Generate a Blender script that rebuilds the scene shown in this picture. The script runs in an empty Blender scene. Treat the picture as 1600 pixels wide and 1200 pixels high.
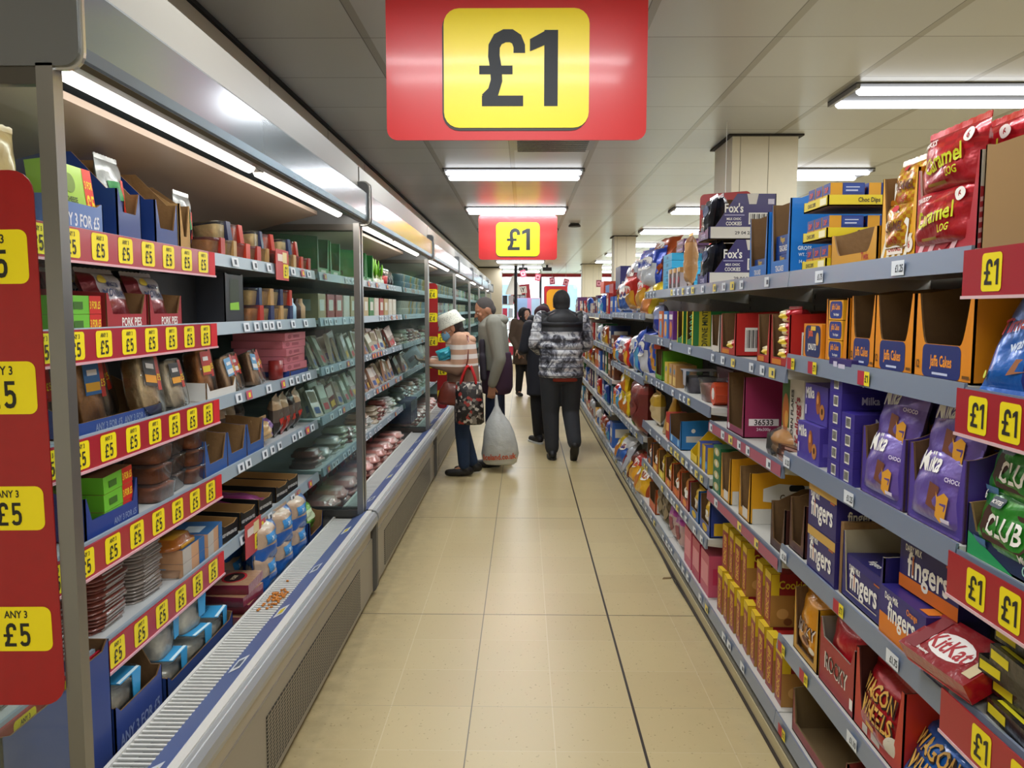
import bpy, math, random
from mathutils import Vector, Matrix
random.seed(7)
RD = random.Random(7)
S = bpy.context.scene
COL = S.collection

# ---------------------------------------------------------------- camera
CAM_H, YAW, PITCH, ROLL, FPX = 1.50094, .0144535, .0893769, .0020199, 1246.386
cyw, syw = math.cos(YAW), math.sin(YAW)
fw = Vector((-syw * math.cos(PITCH), cyw * math.cos(PITCH), -math.sin(PITCH)))
rt = Vector((cyw, syw, 0)); up = rt.cross(fw)
r2 = rt * math.cos(ROLL) + up * math.sin(ROLL)
u2 = -rt * math.sin(ROLL) + up * math.cos(ROLL)
cd = bpy.data.cameras.new('camera'); cam = bpy.data.objects.new('camera', cd); COL.objects.link(cam)
cam.matrix_world = Matrix(((r2.x, u2.x, -fw.x, 0), (r2.y, u2.y, -fw.y, 0), (r2.z, u2.z, -fw.z, CAM_H), (0, 0, 0, 1)))
cd.sensor_fit = 'HORIZONTAL'; cd.sensor_width = 36; cd.lens = FPX / 1600 * 36; cd.shift_y = -5.17 / 1600
cd.clip_start = .05; cd.clip_end = 200
S.camera = cam
# ---------------------------------------------------------------- world, exposure
w = bpy.data.worlds.new('world'); S.world = w; w.use_nodes = True
w.node_tree.nodes['Background'].inputs[0].default_value = (.86, .93, 1, 1)
w.node_tree.nodes['Background'].inputs[1].default_value = 9.0
S.view_settings.view_transform = 'Standard'; S.view_settings.look = 'None'
S.view_settings.exposure = 0.0; S.view_settings.gamma = 1; S.view_settings.use_curve_mapping = False
TUBE = 4.0           # glow of the ceiling tubes' glass
TUBE_W = 12.5        # watts each ceiling tube sends down
FRIDGE_TUBE = 11.0   # emission of the fridge tubes

# ---------------------------------------------------------------- materials
def lin(c): return c / 12.92 if c <= .04045 else ((c + .055) / 1.055) ** 2.4
def rgb(h):
    h = h.lstrip('#'); return tuple(lin(int(h[i:i + 2], 16) / 255) for i in (0, 2, 4)) + (1,)
MC = {}
def new_mat(name):
    m = bpy.data.materials.new(name); m.use_nodes = True
    return m, m.node_tree, m.node_tree.nodes['Principled BSDF']
def M(h, rough=.5, metal=0., coat=0., bump=0., bscale=30., emit=0., var=0.):
    k = (h, rough, metal, coat, bump, bscale, emit, var)
    if k in MC: return MC[k]
    m, nt, p = new_mat('m_' + h)
    p.inputs['Base Color'].default_value = rgb(h); p.inputs['Roughness'].default_value = rough
    p.inputs['Metallic'].default_value = metal; p.inputs['Coat Weight'].default_value = coat
    p.inputs['Coat Roughness'].default_value = .12
    if emit:
        p.inputs['Emission Color'].default_value = rgb(h); p.inputs['Emission Strength'].default_value = emit
    if bump or var:
        tc = nt.nodes.new('ShaderNodeTexCoord'); n = nt.nodes.new('ShaderNodeTexNoise')
        n.inputs['Scale'].default_value = bscale; n.inputs['Detail'].default_value = 3
        nt.links.new(tc.outputs['Object'], n.inputs['Vector'])
        if bump:
            bp = nt.nodes.new('ShaderNodeBump'); bp.inputs['Strength'].default_value = bump; bp.inputs['Distance'].default_value = .01
            nt.links.new(n.outputs['Fac'], bp.inputs['Height']); nt.links.new(bp.outputs['Normal'], p.inputs['Normal'])
        if var:
            r = nt.nodes.new('ShaderNodeMapRange'); r.inputs['To Min'].default_value = 1 - var; r.inputs['To Max'].default_value = 1 + var
            mx = nt.nodes.new('ShaderNodeMix'); mx.data_type = 'RGBA'; mx.blend_type = 'MULTIPLY'; mx.inputs['Factor'].default_value = 1
            mx.inputs['A'].default_value = rgb(h)
            nt.links.new(n.outputs['Fac'], r.inputs['Value']); nt.links.new(r.outputs['Result'], mx.inputs['B'])
            nt.links.new(mx.outputs['Result'], p.inputs['Base Color'])
    MC[k] = m; return m
def card(h): return M(h, .45, 0, .15)
def foil(h): return M(h, .3, .25, .5, .55, 22.)
def film(h): return M(h, .28, 0, .6, .5, 25.)
def ink(h): return M(h, .5)
KRAFT = M('8a6a44', .85, 0, 0, .15, 60, 0, .12)
KRAFT_D = M('6b4f30', .9, 0, 0, .1, 60, 0, .1)

def clear_mat(name, tint=(1, 1, 1, 1), fres=1.35, rough=.04, haze=0.):
    if name in MC: return MC[name]
    m = bpy.data.materials.new(name); m.use_nodes = True; nt = m.node_tree; nt.nodes.clear()
    o = nt.nodes.new('ShaderNodeOutputMaterial'); t = nt.nodes.new('ShaderNodeBsdfTransparent'); t.inputs[0].default_value = tint
    g = nt.nodes.new('ShaderNodeBsdfGlossy'); g.inputs['Roughness'].default_value = rough
    f = nt.nodes.new('ShaderNodeFresnel'); f.inputs[0].default_value = fres
    mx = nt.nodes.new('ShaderNodeMixShader')
    nt.links.new(f.outputs[0], mx.inputs[0]); nt.links.new(t.outputs[0], mx.inputs[1]); nt.links.new(g.outputs[0], mx.inputs[2])
    last = mx
    if haze:
        d = nt.nodes.new('ShaderNodeBsdfDiffuse'); d.inputs[0].default_value = (.8, .85, .85, 1)
        m2 = nt.nodes.new('ShaderNodeMixShader'); m2.inputs[0].default_value = haze
        nt.links.new(mx.outputs[0], m2.inputs[1]); nt.links.new(d.outputs[0], m2.inputs[2]); last = m2
    nt.links.new(last.outputs[0], o.inputs[0]); MC[name] = m; return m
GLASS = clear_mat('door_glass', (.86, .93, .92, 1), 1.45, .03, .02)
PLASTIC = clear_mat('clear_plastic', (.99, 1, 1, 1), 1.4, .12, .04)
RAILCOV = clear_mat('rail_cover', (.96, .97, 1, 1), 1.5, .1, .08)

# ---------------------------------------------------------------- text cache
TXT = {}
def ribbon(pts, wd):
    vs = []; fs = []; n = len(pts)
    for i, (x, y) in enumerate(pts):
        a = pts[max(i - 1, 0)]; c = pts[min(i + 1, n - 1)]; dx, dy = c[0] - a[0], c[1] - a[1]; L = math.hypot(dx, dy); nx, ny = -dy / L * wd / 2, dx / L * wd / 2
        vs += [(x + nx, y + ny), (x - nx, y - ny)]
    return vs, [(2 * i, 2 * i + 1, 2 * i + 3, 2 * i + 2) for i in range(n - 1)]
def rc_(x0, x1, y0, y1): return [(x0, y0), (x1, y0), (x1, y1), (x0, y1)], [(0, 1, 2, 3)]
NUM = {   # condensed bold price numerals: lists of flat pieces, advance width
    '£': ([ribbon([(.60, .70), (.60, .79), (.56, .88), (.48, .925), (.38, .925), (.28, .88), (.225, .79), (.22, .66), (.25, .50), (.26, .34), (.21, .19), (.10, .09)], .175), rc_(.04, .66, 0, .14), rc_(0, .50, .42, .535)], .66),
    '1': ([rc_(.19, .37, 0, 1), ([(0, .72), (.19, .80), (.37, .86), (.37, 1), (.22, 1), (0, .88)], [(0, 1, 2, 3, 4, 5)])], .37),
    '5': ([rc_(.09, .56, .86, 1), rc_(.09, .235, .46, .9), ribbon([(.15, .50), (.23, .575), (.33, .60), (.43, .575), (.505, .49), (.52, .36), (.505, .22), (.43, .11), (.31, .085), (.19, .10), (.10, .20)], .165)], .60),
    '4': ([rc_(.38, .53, 0, 1), rc_(0, .62, .19, .32), ribbon([(.075, .22), (.25, .62), (.43, .98)], .15)], .62)}
def text_mesh(s, bold=.022):
    k = (s, bold)
    if k in TXT: return TXT[k]
    if all(ch in NUM for ch in s):
        vs = []; fs = []; x = 0
        for ch in s:
            for li_, (pv, pf) in enumerate(NUM[ch][0]): o_ = len(vs); vs += [(x + a * 1.22, b_, li_ * .00025) for a, b_ in pv]; fs += [tuple(q + o_ for q in f) for f in pf]
            x += (NUM[ch][1] + .15) * 1.22
        x -= .183; TXT[k] = ([(a - x / 2, b_ - .5, c_) for a, b_, c_ in vs], fs, x); return TXT[k]
    c = bpy.data.curves.new('t', 'FONT'); c.body = s; c.size = 1; c.resolution_u = 2; c.offset = bold
    o = bpy.data.objects.new('t', c); me = o.to_mesh()
    vs = [(v.co.x, v.co.y) for v in me.vertices]; fs = [tuple(p.vertices) for p in me.polygons]
    o.to_mesh_clear(); bpy.data.objects.remove(o); bpy.data.curves.remove(c)
    x0 = min(v[0] for v in vs); x1 = max(v[0] for v in vs); y0 = min(v[1] for v in vs); y1 = max(v[1] for v in vs)
    W = x1 - x0; H = y1 - y0
    TXT[k] = ([((x - (x0 + x1) / 2) / H, (y - (y0 + y1) / 2) / H) for x, y in vs], fs, W / H); return TXT[k]

# ---------------------------------------------------------------- mesh builder
class B:
    def __init__(s): s.v = []; s.f = []; s.m = []; s.mats = []
    def mi(s, m):
        if isinstance(m, str): m = card(m)
        if m not in s.mats: s.mats.append(m)
        return s.mats.index(m)
    def add(s, vs, fs, m, T=None):
        o = len(s.v)
        if T is not None: vs = [tuple(T @ Vector(v)) for v in vs]
        s.v += vs; i = s.mi(m)
        s.f += [tuple(a + o for a in f) for f in fs]; s.m += [i] * len(fs)
        return s
    def box(s, x0, x1, y0, y1, z0, z1, m, T=None):
        vs = [(x0, y0, z0), (x1, y0, z0), (x1, y1, z0), (x0, y1, z0), (x0, y0, z1), (x1, y0, z1), (x1, y1, z1), (x0, y1, z1)]
        fs = [(0, 3, 2, 1), (4, 5, 6, 7), (0, 1, 5, 4), (1, 2, 6, 5), (2, 3, 7, 6), (3, 0, 4, 7)]
        return s.add(vs, fs, m, T)
    def prism(s, pts, ax, a, b, ma, mb=None, ms=None, T=None):
        """pts: polygon in the two other axes; caps at a and b"""
        mb = mb or ma; ms = ms or ma; n = len(pts)
        def P(p, t): return {'x': (t, p[0], p[1]), 'y': (p[0], t, p[1]), 'z': (p[0], p[1], t)}[ax]
        A = [P(p, a) for p in pts]; Bb = [P(p, b) for p in pts]
        ar = sum(pts[i][0] * pts[(i + 1) % n][1] - pts[(i + 1) % n][0] * pts[i][1] for i in range(n))
        fl = (ar > 0) != (ax == 'y')
        c0 = tuple(range(n)); c1 = c0[::-1]
        s.add(A, [c1 if fl else c0], ma, T); s.add(Bb, [c0 if fl else c1], mb, T)
        sd = [(i, (i + 1) % n, n + (i + 1) % n, n + i) for i in range(n)]
        if not fl: sd = [q[::-1] for q in sd]
        return s.add(A + Bb, sd, ms, T)
    def tube(s, pts, r, m, n=8, T=None, cap=True):
        pts = [Vector(p) for p in pts]; rs = r if isinstance(r, (list, tuple)) else [r] * len(pts)
        vs = []; fs = []
        pu = None
        for i, p in enumerate(pts):
            d = (pts[min(i + 1, len(pts) - 1)] - pts[max(i - 1, 0)]).normalized()
            if pu is None: pu = d.orthogonal().normalized()
            u = (pu - d * pu.dot(d)).normalized(); pu = u; v = d.cross(u)
            for k in range(n):
                a = 2 * math.pi * k / n; vs.append(tuple(p + (u * math.cos(a) + v * math.sin(a)) * rs[i]))
        for i in range(len(pts) - 1):
            for k in range(n):
                k2 = (k + 1) % n; fs.append((i * n + k, i * n + k2, (i + 1) * n + k2, (i + 1) * n + k))
        if cap: fs += [tuple(range(n))[::-1], tuple(range((len(pts) - 1) * n, len(pts) * n))]
        return s.add(vs, fs, m, T)
    def loft(s, secs, m, n=20, T=None, pw=1.0):
        """secs: (cx,cy,cz,rx,ry); superellipse power pw<1 = squarer"""
        vs = []; fs = []
        for (cx, cy, cz, rx, ry) in secs:
            for k in range(n):
                a = 2 * math.pi * (k + .5) / n; c, q = math.cos(a), math.sin(a)
                vs.append((cx + rx * math.copysign(abs(c) ** pw, c), cy + ry * math.copysign(abs(q) ** pw, q), cz))
        N = len(secs)
        for i in range(N - 1):
            for k in range(n):
                k2 = (k + 1) % n; fs.append((i * n + k, i * n + k2, (i + 1) * n + k2, (i + 1) * n + k))
        fs += [tuple(range(n))[::-1], tuple(range((N - 1) * n, N * n))]
        return s.add(vs, fs, m, T)
    def ell(s, c, r, m, T=None, n=14, k=9):
        secs = []
        for i in range(k):
            t = -math.pi / 2 + math.pi * (i + .35) / (k - .3); secs.append((c[0], c[1], c[2] + r[2] * math.sin(t), r[0] * math.cos(t), r[1] * math.cos(t)))
        return s.loft(secs, m, n, T)
    def limb(s, p0, r0, p1, r1, m, n=12, T=None):
        p0 = Vector(p0); p1 = Vector(p1); d = (p1 - p0); L = max(d.length, 1e-4); d = d / L
        pts = []; rs = []
        for a in (80, 60, 35): pts.append(p0 - d * r0 * math.sin(math.radians(a))); rs.append(r0 * math.cos(math.radians(a)))
        pts += [p0, p1]; rs += [r0, r1]
        for a in (35, 60, 80): pts.append(p1 + d * r1 * math.sin(math.radians(a))); rs.append(r1 * math.cos(math.radians(a)))
        return s.tube(pts, rs, m, n, T)
    def text(s, t, size, F, cx, cy, m, sx=.8, rot=0, off=.0012, mp=None, bold=.022, maxw=None):
        vs, fs, asp = text_mesh(t, bold)
        if maxw and asp * size * sx > maxw: sx = maxw / (asp * size)
        O, U, V, N = F; c, q = math.cos(rot), math.sin(rot); out = []
        for p_ in vs:
            x = p_[0] * size * sx; y = p_[1] * size; X = cx + x * c - y * q; Y = cy + x * q + y * c
            e = (mp(X, Y) if mp else 0) + (p_[2] if len(p_) > 2 else 0)
            out.append(tuple(O + U * X + V * Y + N * (off + e)))
        return s.add(out, fs, m)
    def poly(s, pts, F, m, off=.0006, mp=None):
        O, U, V, N = F
        return s.add([tuple(O + U * x + V * y + N * (off + (mp(x, y) if mp else 0))) for x, y in pts], [tuple(range(len(pts)))], m)
    def deco(s, F, ds, mp=None, fn=ink):
        k = 0
        for d in ds:
            k += 1; off = (.0004 if not mp else .0024) + .0003 * k
            if d[0] == 't': s.text(d[1], d[2], F, d[3], d[4], fn(d[5]), d[6] if len(d) > 6 else .8, d[7] if len(d) > 7 else 0, off, mp, maxw=d[8] if len(d) > 8 else None)
            elif d[0] == 'r':
                x0, x1, y0, y1 = d[1:5]
                if mp:
                    for i in range(6):
                        a, b_ = x0 + (x1 - x0) * i / 6, x0 + (x1 - x0) * (i + 1) / 6
                        for j in range(4):
                            e, g = y0 + (y1 - y0) * j / 4, y0 + (y1 - y0) * (j + 1) / 4
                            s.poly([(a, e), (b_, e), (b_, g), (a, g)], F, fn(d[5]), off, mp)
                else: s.poly([(x0, y0), (x1, y0), (x1, y1), (x0, y1)], F, fn(d[5]), off)
            elif d[0] == 'e':
                s.add([tuple(F[0] + F[1] * d[1] + F[2] * d[2] + F[3] * (off + (mp(d[1], d[2]) if mp else 0)))] +
                      [tuple(F[0] + F[1] * X + F[2] * Y + F[3] * (off + (mp(X, Y) if mp else 0))) for X, Y in
                       [(d[1] + d[3] * math.cos(a * .3927), d[2] + d[4] * math.sin(a * .3927)) for a in range(16)]],
                      [(0, i + 1, (i + 1) % 16 + 1) for i in range(16)], fn(d[5]))
            elif d[0] == 'p': s.poly(d[1], F, fn(d[2]), off, mp)
            elif d[0] == 'rr': s.poly(rrect(*d[1:6]), F, fn(d[6]), off)
            elif d[0] == 'bar':   # barcode panel
                x0, x1, y0, y1 = d[1:5]; s.poly([(x0, y0), (x1, y0), (x1, y1), (x0, y1)], F, fn('e8e6df'), off)
                n = 13
                for i in range(n):
                    a = x0 + (x1 - x0) * (.06 + .88 * i / n); wd = (x1 - x0) * (.02 + .035 * ((i * 7) % 3) / 2)
                    s.poly([(a, y0 + (y1 - y0) * .15), (a + wd, y0 + (y1 - y0) * .15), (a + wd, y1 - (y1 - y0) * .1), (a, y1 - (y1 - y0) * .1)], F, fn('222226'), off + .0003)
        return s
    def mesh(s, name):
        me = bpy.data.meshes.new(name); me.from_pydata(s.v, [], s.f)
        for m in s.mats: me.materials.append(m)
        me.polygons.foreach_set('material_index', s.m); me.update(); return me
    def obj(s, name, parent=None, smooth=False, bevel=0):
        me = s.mesh(name); o = bpy.data.objects.new(name, me); COL.objects.link(o)
        if parent: o.parent = parent
        if smooth: shade(me)
        if bevel:
            b = o.modifiers.new('b', 'BEVEL'); b.width = bevel; b.segments = 2; b.limit_method = 'ANGLE'
        return o
def shade(me): me.polygons.foreach_set('use_smooth', [True] * len(me.polygons))
def rrect(x0, x1, y0, y1, r, n=5):
    p = []
    for cx, cy, a0 in ((x1 - r, y0 + r, -90), (x1 - r, y1 - r, 0), (x0 + r, y1 - r, 90), (x0 + r, y0 + r, 180)):
        for i in range(n + 1):
            a = math.radians(a0 + 90 * i / n); p.append((cx + r * math.cos(a), cy + r * math.sin(a)))
    return p
V3 = Vector
def FR(o, u, v): u = V3(u); v = V3(v); return (V3(o), u, v, u.cross(v))
def empty(name, loc=(0, 0, 0), rz=0):
    o = bpy.data.objects.new(name, None); o.empty_display_size = .05; COL.objects.link(o); o.location = loc; o.rotation_euler = (0, 0, rz); return o
def tag(o, label, cat, group=None):
    o['label'] = label; o['category'] = cat
    if group: o['group'] = group
    return o
def struct(b, name, **k):
    o = b.obj(name, **k); o['kind'] = 'structure'; return o

# ---------------------------------------------------------------- products: shape builders (local x = along the shelf, y = into it, z = up)
FRONT = lambda: FR((0, 0, 0), (1, 0, 0), (0, 0, 1))
def SIDES(w, d): return [FR((w / 2, d / 2, 0), (0, 1, 0), (0, 0, 1)), FR((-w / 2, d / 2, 0), (0, -1, 0), (0, 0, 1))]
def carton(w, d, h, col, front=(), side=(), top=(), topcol=None, sidecol=None):
    b = B(); x = w / 2
    b.add([(-x, 0, 0), (x, 0, 0), (x, 0, h), (-x, 0, h)], [(0, 1, 2, 3)], col)
    b.add([(x, 0, 0), (x, d, 0), (x, d, h), (x, 0, h), (-x, 0, 0), (-x, d, 0), (-x, d, h), (-x, 0, h)], [(0, 1, 2, 3), (7, 6, 5, 4), (1, 5, 6, 2), (0, 4, 5, 1)], sidecol or col)
    b.add([(-x, 0, h), (x, 0, h), (x, d, h), (-x, d, h)], [(0, 1, 2, 3)], topcol or sidecol or col)
    b.deco(FRONT(), front)
    for F in SIDES(w, d): b.deco(F, side)
    b.deco(FR((0, d / 2, h), (1, 0, 0), (0, 1, 0)), top)
    return [('box', b)]
def case(w, d, hb, hs, hf, col, inner=None, shape='slope', front=(), side=(), t=.004, tab=.03):
    """open shelf-ready case: back wall hb, sides falling to hs at the front, front wall hf with shoulders"""
    inner = inner or KRAFT; b = B(); x = w / 2
    b.box(-x, x, 0, d, 0, t, inner)
    b.prism([(-x, 0), (x, 0), (x, hb), (-x, hb)], 'y', d - t, d, inner, col if not isinstance(col, str) else card(col), inner)
    if shape == 'slope': sp = [(0, 0), (d, 0), (d, hb), (d * .55, hb), (0, hs)]
    elif shape == 'box': sp = [(0, 0), (d, 0), (d, hb), (0, hs)]
    elif shape == 'curve':
        sp = [(0, 0), (d, 0), (d, hb)] + [(d * (.55 - .55 * i / 8), hb - (hb - hs) * (.5 - .5 * math.cos(math.pi * i / 8))) for i in range(9)]
    elif shape == 'trap': sp = [(0, 0), (d, 0), (d, hb), (d * .42, hb), (d * .1, hs), (0, hs)]
    oc = card(col) if isinstance(col, str) else col
    b.prism(sp, 'x', x - t, x, inner, oc, inner); b.prism(sp, 'x', -x, -x + t, oc, inner, inner)
    if shape == 'curve':
        fp = [(-x, 0), (x, 0), (x, hs)] + [(x * (1 - .12 - .3 * (i / 6)), hs - (hs - hf) * math.sin(math.pi / 2 * i / 6)) for i in range(7)] + [(-x * (1 - .42 + .3 * (i / 6)), hf + (hs - hf) * (1 - math.cos(math.pi / 2 * i / 6))) for i in range(7)] + [(-x, hs)]
    else:
        fp = [(-x, 0), (x, 0), (x, hs), (x - .008, hs), (x - tab, hf), (-x + tab, hf), (-x + .008, hs), (-x, hs)]
    b.prism(fp, 'y', 0, t, oc, inner, inner)
    b.deco(FRONT(), front)
    for F in SIDES(w, d): b.deco(F, side)
    return [('case', b)]
def pouch(w, h, t, zones, ds=(), seed=1, crimp=.012, fn=foil, flat=False):
    """filled pillow bag; zones: list of (v_from, material hex) going up, or function(u,v)->hex"""
    rr = random.Random(seed); ph = [rr.uniform(0, 6) for _ in range(4)]
    def prof(u, v): return t / 2 * (max(0, 1 - abs(u) ** 2.6)) ** .55 * (max(0, 1 - abs(v) ** 3.2)) ** .5
    def sw(x, z):
        u = max(-1, min(1, 2 * x / w)); v = max(-1, min(1, 2 * z / h - 1))
        return prof(u, v) * (1 + .10 * math.sin(5 * u + ph[0] + 3 * v) + .08 * math.sin(9 * v + ph[1] - 4 * u))
    b = B(); nx, nz = 12, 14
    zf = zones if callable(zones) else (lambda u, v: [c for a, c in zones if (v + 1) / 2 >= a][-1])
    for sgn in (-1, 1):
        vs = []
        for j in range(nz + 1):
            for i in range(nx + 1):
                u = -1 + 2 * i / nx; v = -1 + 2 * j / nz; x = w / 2 * u; z = h * (v + 1) / 2
                e = sw(x, z); pin = 1 - .05 * (1 - v * v)
                vs.append((x * pin, t / 2 + sgn * e, z))
        cells = {}
        for j in range(nz):
            for i in range(nx):
                a = j * (nx + 1) + i; q = (a, a + 1, a + nx + 2, a + nx + 1)
                if sgn > 0: q = q[::-1]
                cells.setdefault(zf(-1 + 2 * (i + .5) / nx, -1 + 2 * (j + .5) / nz), []).append(q)
        o = len(b.v); b.v += vs
        for c, qs in cells.items():
            mi = b.mi(fn(c)); b.f += [tuple(k + o for k in q) for q in qs]; b.m += [mi] * len(qs)
    for zc, c in ((0, zf(0, -1)), (h, zf(0, 1))):       # crimped seals
        sg = 1 if zc else -1
        pts = [(-w / 2, zc - sg * .002)]; nn = 16
        b.prism([(-w / 2, zc), (w / 2, zc)] + [(w / 2 - w * i / nn, zc + sg * (crimp + (.002 if i % 2 else 0))) for i in range(nn + 1)], 'y', t / 2 - .001, t / 2 + .001, fn(c))
    if zc: pass
    pinf = lambda x, z: -t / 2 + sw(x, z)
    b.deco(FRONT(), ds, mp=pinf)
    T = Matrix.Translation((0, 0, crimp + .003)); b.v = [tuple(T @ V3(v)) for v in b.v]
    if flat:
        T = Matrix.Translation((0, 0, t * .62)) @ Matrix.Rotation(-math.pi / 2, 4, 'X') @ Matrix.Translation((0, -t / 2, 0))
        b.v = [tuple(T @ V3(v)) for v in b.v]
    return [('bag', b)]
def tub(w, d, h, content, sleeve=None, sl_ds=(), lid=None, fill=.72, cbump=.5, topds=()):
    parts = []; b = B()
    b.loft([(0, d / 2, 0, w * .40, d * .40), (0, d / 2, h * .5, w * .44, d * .44), (0, d / 2, h * .92, w * .48, d * .48), (0, d / 2, h * .93, w * .5, d * .5), (0, d / 2, h, w * .5, d * .5)], lid or PLASTIC, 24, pw=.45)
    parts.append(('container', b))
    c = B(); c.loft([(0, d / 2, .003, w * .38, d * .38), (0, d / 2, h * fill * .6, w * .42, d * .42), (0, d / 2, h * fill, w * .44, d * .44), (0, d / 2, h * fill * 1.04, w * .3, d * .3)], M(content, .6, 0, .2, cbump, 45, 0, .35), 24, pw=.45)
    parts.append(('contents', c))
    if sleeve:
        s = B(); q = w * .36
        s.box(-q, q, -.001, d + .001, h + .0005, h + .0025, sleeve); s.prism([(q * .1, h + .0025), (q, h + .0025), (q * .85, h * .35), (q * .2, h * .35)], 'y', -.003, -.001, card(sleeve))
        s.deco(FR((0, -.003, 0), (1, 0, 0), (0, 0, 1)), sl_ds)
        s.deco(FR((0, d / 2, h + .0025), (1, 0, 0), (0, 1, 0)), topds); parts.append(('sleeve', s))
    return parts
def pack(w, d, h, content, lab=None, ds=(), film_m=None, round_=.4):
    """shallow clear tray pack, lies flat; label across the top"""
    b = B(); b.loft([(0, d / 2, 0, w * .44, d * .44), (0, d / 2, h * .9, w * .485, d * .485), (0, d / 2, h * .91, w * .5, d * .5), (0, d / 2, h, w * .5, d * .5)], film_m or PLASTIC, 20, pw=round_)
    c = B(); c.loft([(0, d / 2, .002, w * .42, d * .42), (0, d / 2, h * .8, w * .46, d * .46), (0, d / 2, h * .84, w * .36, d * .36)], M(content, .5, 0, .3, .6, 50, 0, .4), 20, pw=round_)
    parts = [('tray', b), ('contents', c)]
    if lab:
        s = B(); s.box(-w * .32, w * .32, d * .1, d * .62, h + .0004, h + .0012, lab); s.deco(FR((0, d * .36, h + .0012), (1, 0, 0), (0, 1, 0)), ds); parts.append(('sticker', s))
    return parts
def thin(w, d, h, content, lab, fm=None):
    """flat vacuum pack as one mesh (small in view)"""
    b = B(); b.loft([(0, d / 2, 0, w * .5, d * .5), (0, d / 2, h * .35, w * .5, d * .5), (0, d / 2, h * .4, w * .44, d * .44), (0, d / 2, h, w * .4, d * .4)], fm or film(content), 12, pw=.5)
    b.box(-w * .3, w * .3, d * .15, d * .5, h, h + .0008, lab); b.box(-w * .28, w * .28, -.0005, .002, 0, h * .4, lab)
    return [('pack', b)]

# ---------------------------------------------------------------- placing things
PROTO = {}; ALL = []
def prod(key, build, name, cat, desc, group, side, Y, z, x=0., rz=0., rx=0., ry=0., s=1., uniq=True, label=None):
    if key not in PROTO:
        ps = []
        for pn, b in build():
            me = b.mesh(pn)
            if pn in ('bag', 'contents', 'container', 'tray', 'pack'): shade(me) if pn != 'container' else None
            ps.append((pn, me))
        PROTO[key] = ps
    ps = PROTO[key]
    if len(ps) == 1: o = bpy.data.objects.new(name, ps[0][1]); COL.objects.link(o)
    else:
        o = empty(name)
        for pn, me in ps:
            c = bpy.data.objects.new(pn, me); COL.objects.link(c); c.parent = o
    X = (.885 + x) if side == 'R' else (-1.08 - x)
    o.location = (X, Y, z); base = -math.pi / 2 if side == 'R' else math.pi / 2
    o.matrix_world = Matrix.Translation((X, Y, z)) @ Matrix.Rotation(base + rz, 4, 'Z') @ Matrix.Rotation(ry, 4, 'Y') @ Matrix.Rotation(rx, 4, 'X') @ Matrix.Scale(s, 4)
    tag(o, label or desc, cat, group); ALL.append((o, desc, Y, z, uniq and not label)); return o
ORD = 'first second third fourth fifth sixth seventh eighth ninth tenth eleventh twelfth thirteenth fourteenth fifteenth sixteenth seventeenth eighteenth nineteenth twentieth'.split()
def ordw(i): return ORD[i] if i < 20 else '%dth' % (i + 1)
def finish_labels():
    by = {}
    for o, d, Y, z, u in ALL:
        if u: by.setdefault(d, []).append((Y, z, o))
    for d, L in by.items():
        if len(L) == 1: L[0][2]['label'] = d; continue
        L.sort(key=lambda q: (round(q[0], 3), q[1])); cols = []
        for q in L:
            if cols and abs(cols[-1][0][0] - q[0]) < .03: cols[-1].append(q)
            else: cols.append([q])
        for i, c in enumerate(cols):
            c.sort(key=lambda q: (q[1], abs(q[2].location.x)))
            for j, q in enumerate(c):
                if len(cols) == 1: ss = [', %s up' % ordw(j) if len({round(t[1], 3) for t in c}) == len(c) else ', %s in' % ordw(j)]
                elif len(c) == 1: ss = [', %s from the camera end' % ordw(i), ', %s along' % ordw(i)]
                else:
                    up_ = 'up' if len({round(t[1], 3) for t in c}) == len(c) else 'of it'
                    ss = [', pile %s from the camera end, %s %s' % (ordw(i), ordw(j), up_), ', %s pile along, %s %s' % (ordw(i), ordw(j), up_)]
                nw = len(d.split()); s = next((s_ for s_ in ss if nw + len(s_.split()) - 1 <= 16), ss[-1])
                q[2]['label'] = d + s
                if len((d + s).split()) > 16: print('LONG', d)
# ================================================================ ROOM
def N(nt, t, **k):
    n = nt.nodes.new(t)
    for a, v in k.items():
        if a == 'op': n.operation = v
        elif a.startswith('i'): n.inputs[int(a[1:])].default_value = v
        else: setattr(n, a, v)
    return n
def gridline(nt, sock, off, pitch, width):
    """1 on the line, 0 elsewhere"""
    a = N(nt, 'ShaderNodeMath', op='SUBTRACT', i1=off); nt.links.new(sock, a.inputs[0])
    b = N(nt, 'ShaderNodeMath', op='DIVIDE', i1=pitch); nt.links.new(a.outputs[0], b.inputs[0])
    c = N(nt, 'ShaderNodeMath', op='PINGPONG', i1=.5); nt.links.new(b.outputs[0], c.inputs[0])
    d = N(nt, 'ShaderNodeMath', op='LESS_THAN', i1=width / 2 / pitch); nt.links.new(c.outputs[0], d.inputs[0]); return d.outputs[0]
def mixc(nt, fac, a, b, blend='MIX', f=1.0):
    m = N(nt, 'ShaderNodeMix', data_type='RGBA', blend_type=blend)
    if fac is not None:
        if f != 1.0:
            q = N(nt, 'ShaderNodeMath', op='MULTIPLY', i1=f); nt.links.new(fac, q.inputs[0]); fac = q.outputs[0]
        nt.links.new(fac, m.inputs['Factor'])
    else: m.inputs['Factor'].default_value = f
    for s, v in (('A', a), ('B', b)):
        if isinstance(v, tuple): m.inputs[s].default_value = v
        else: nt.links.new(v, m.inputs[s])
    return m.outputs['Result']
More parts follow.
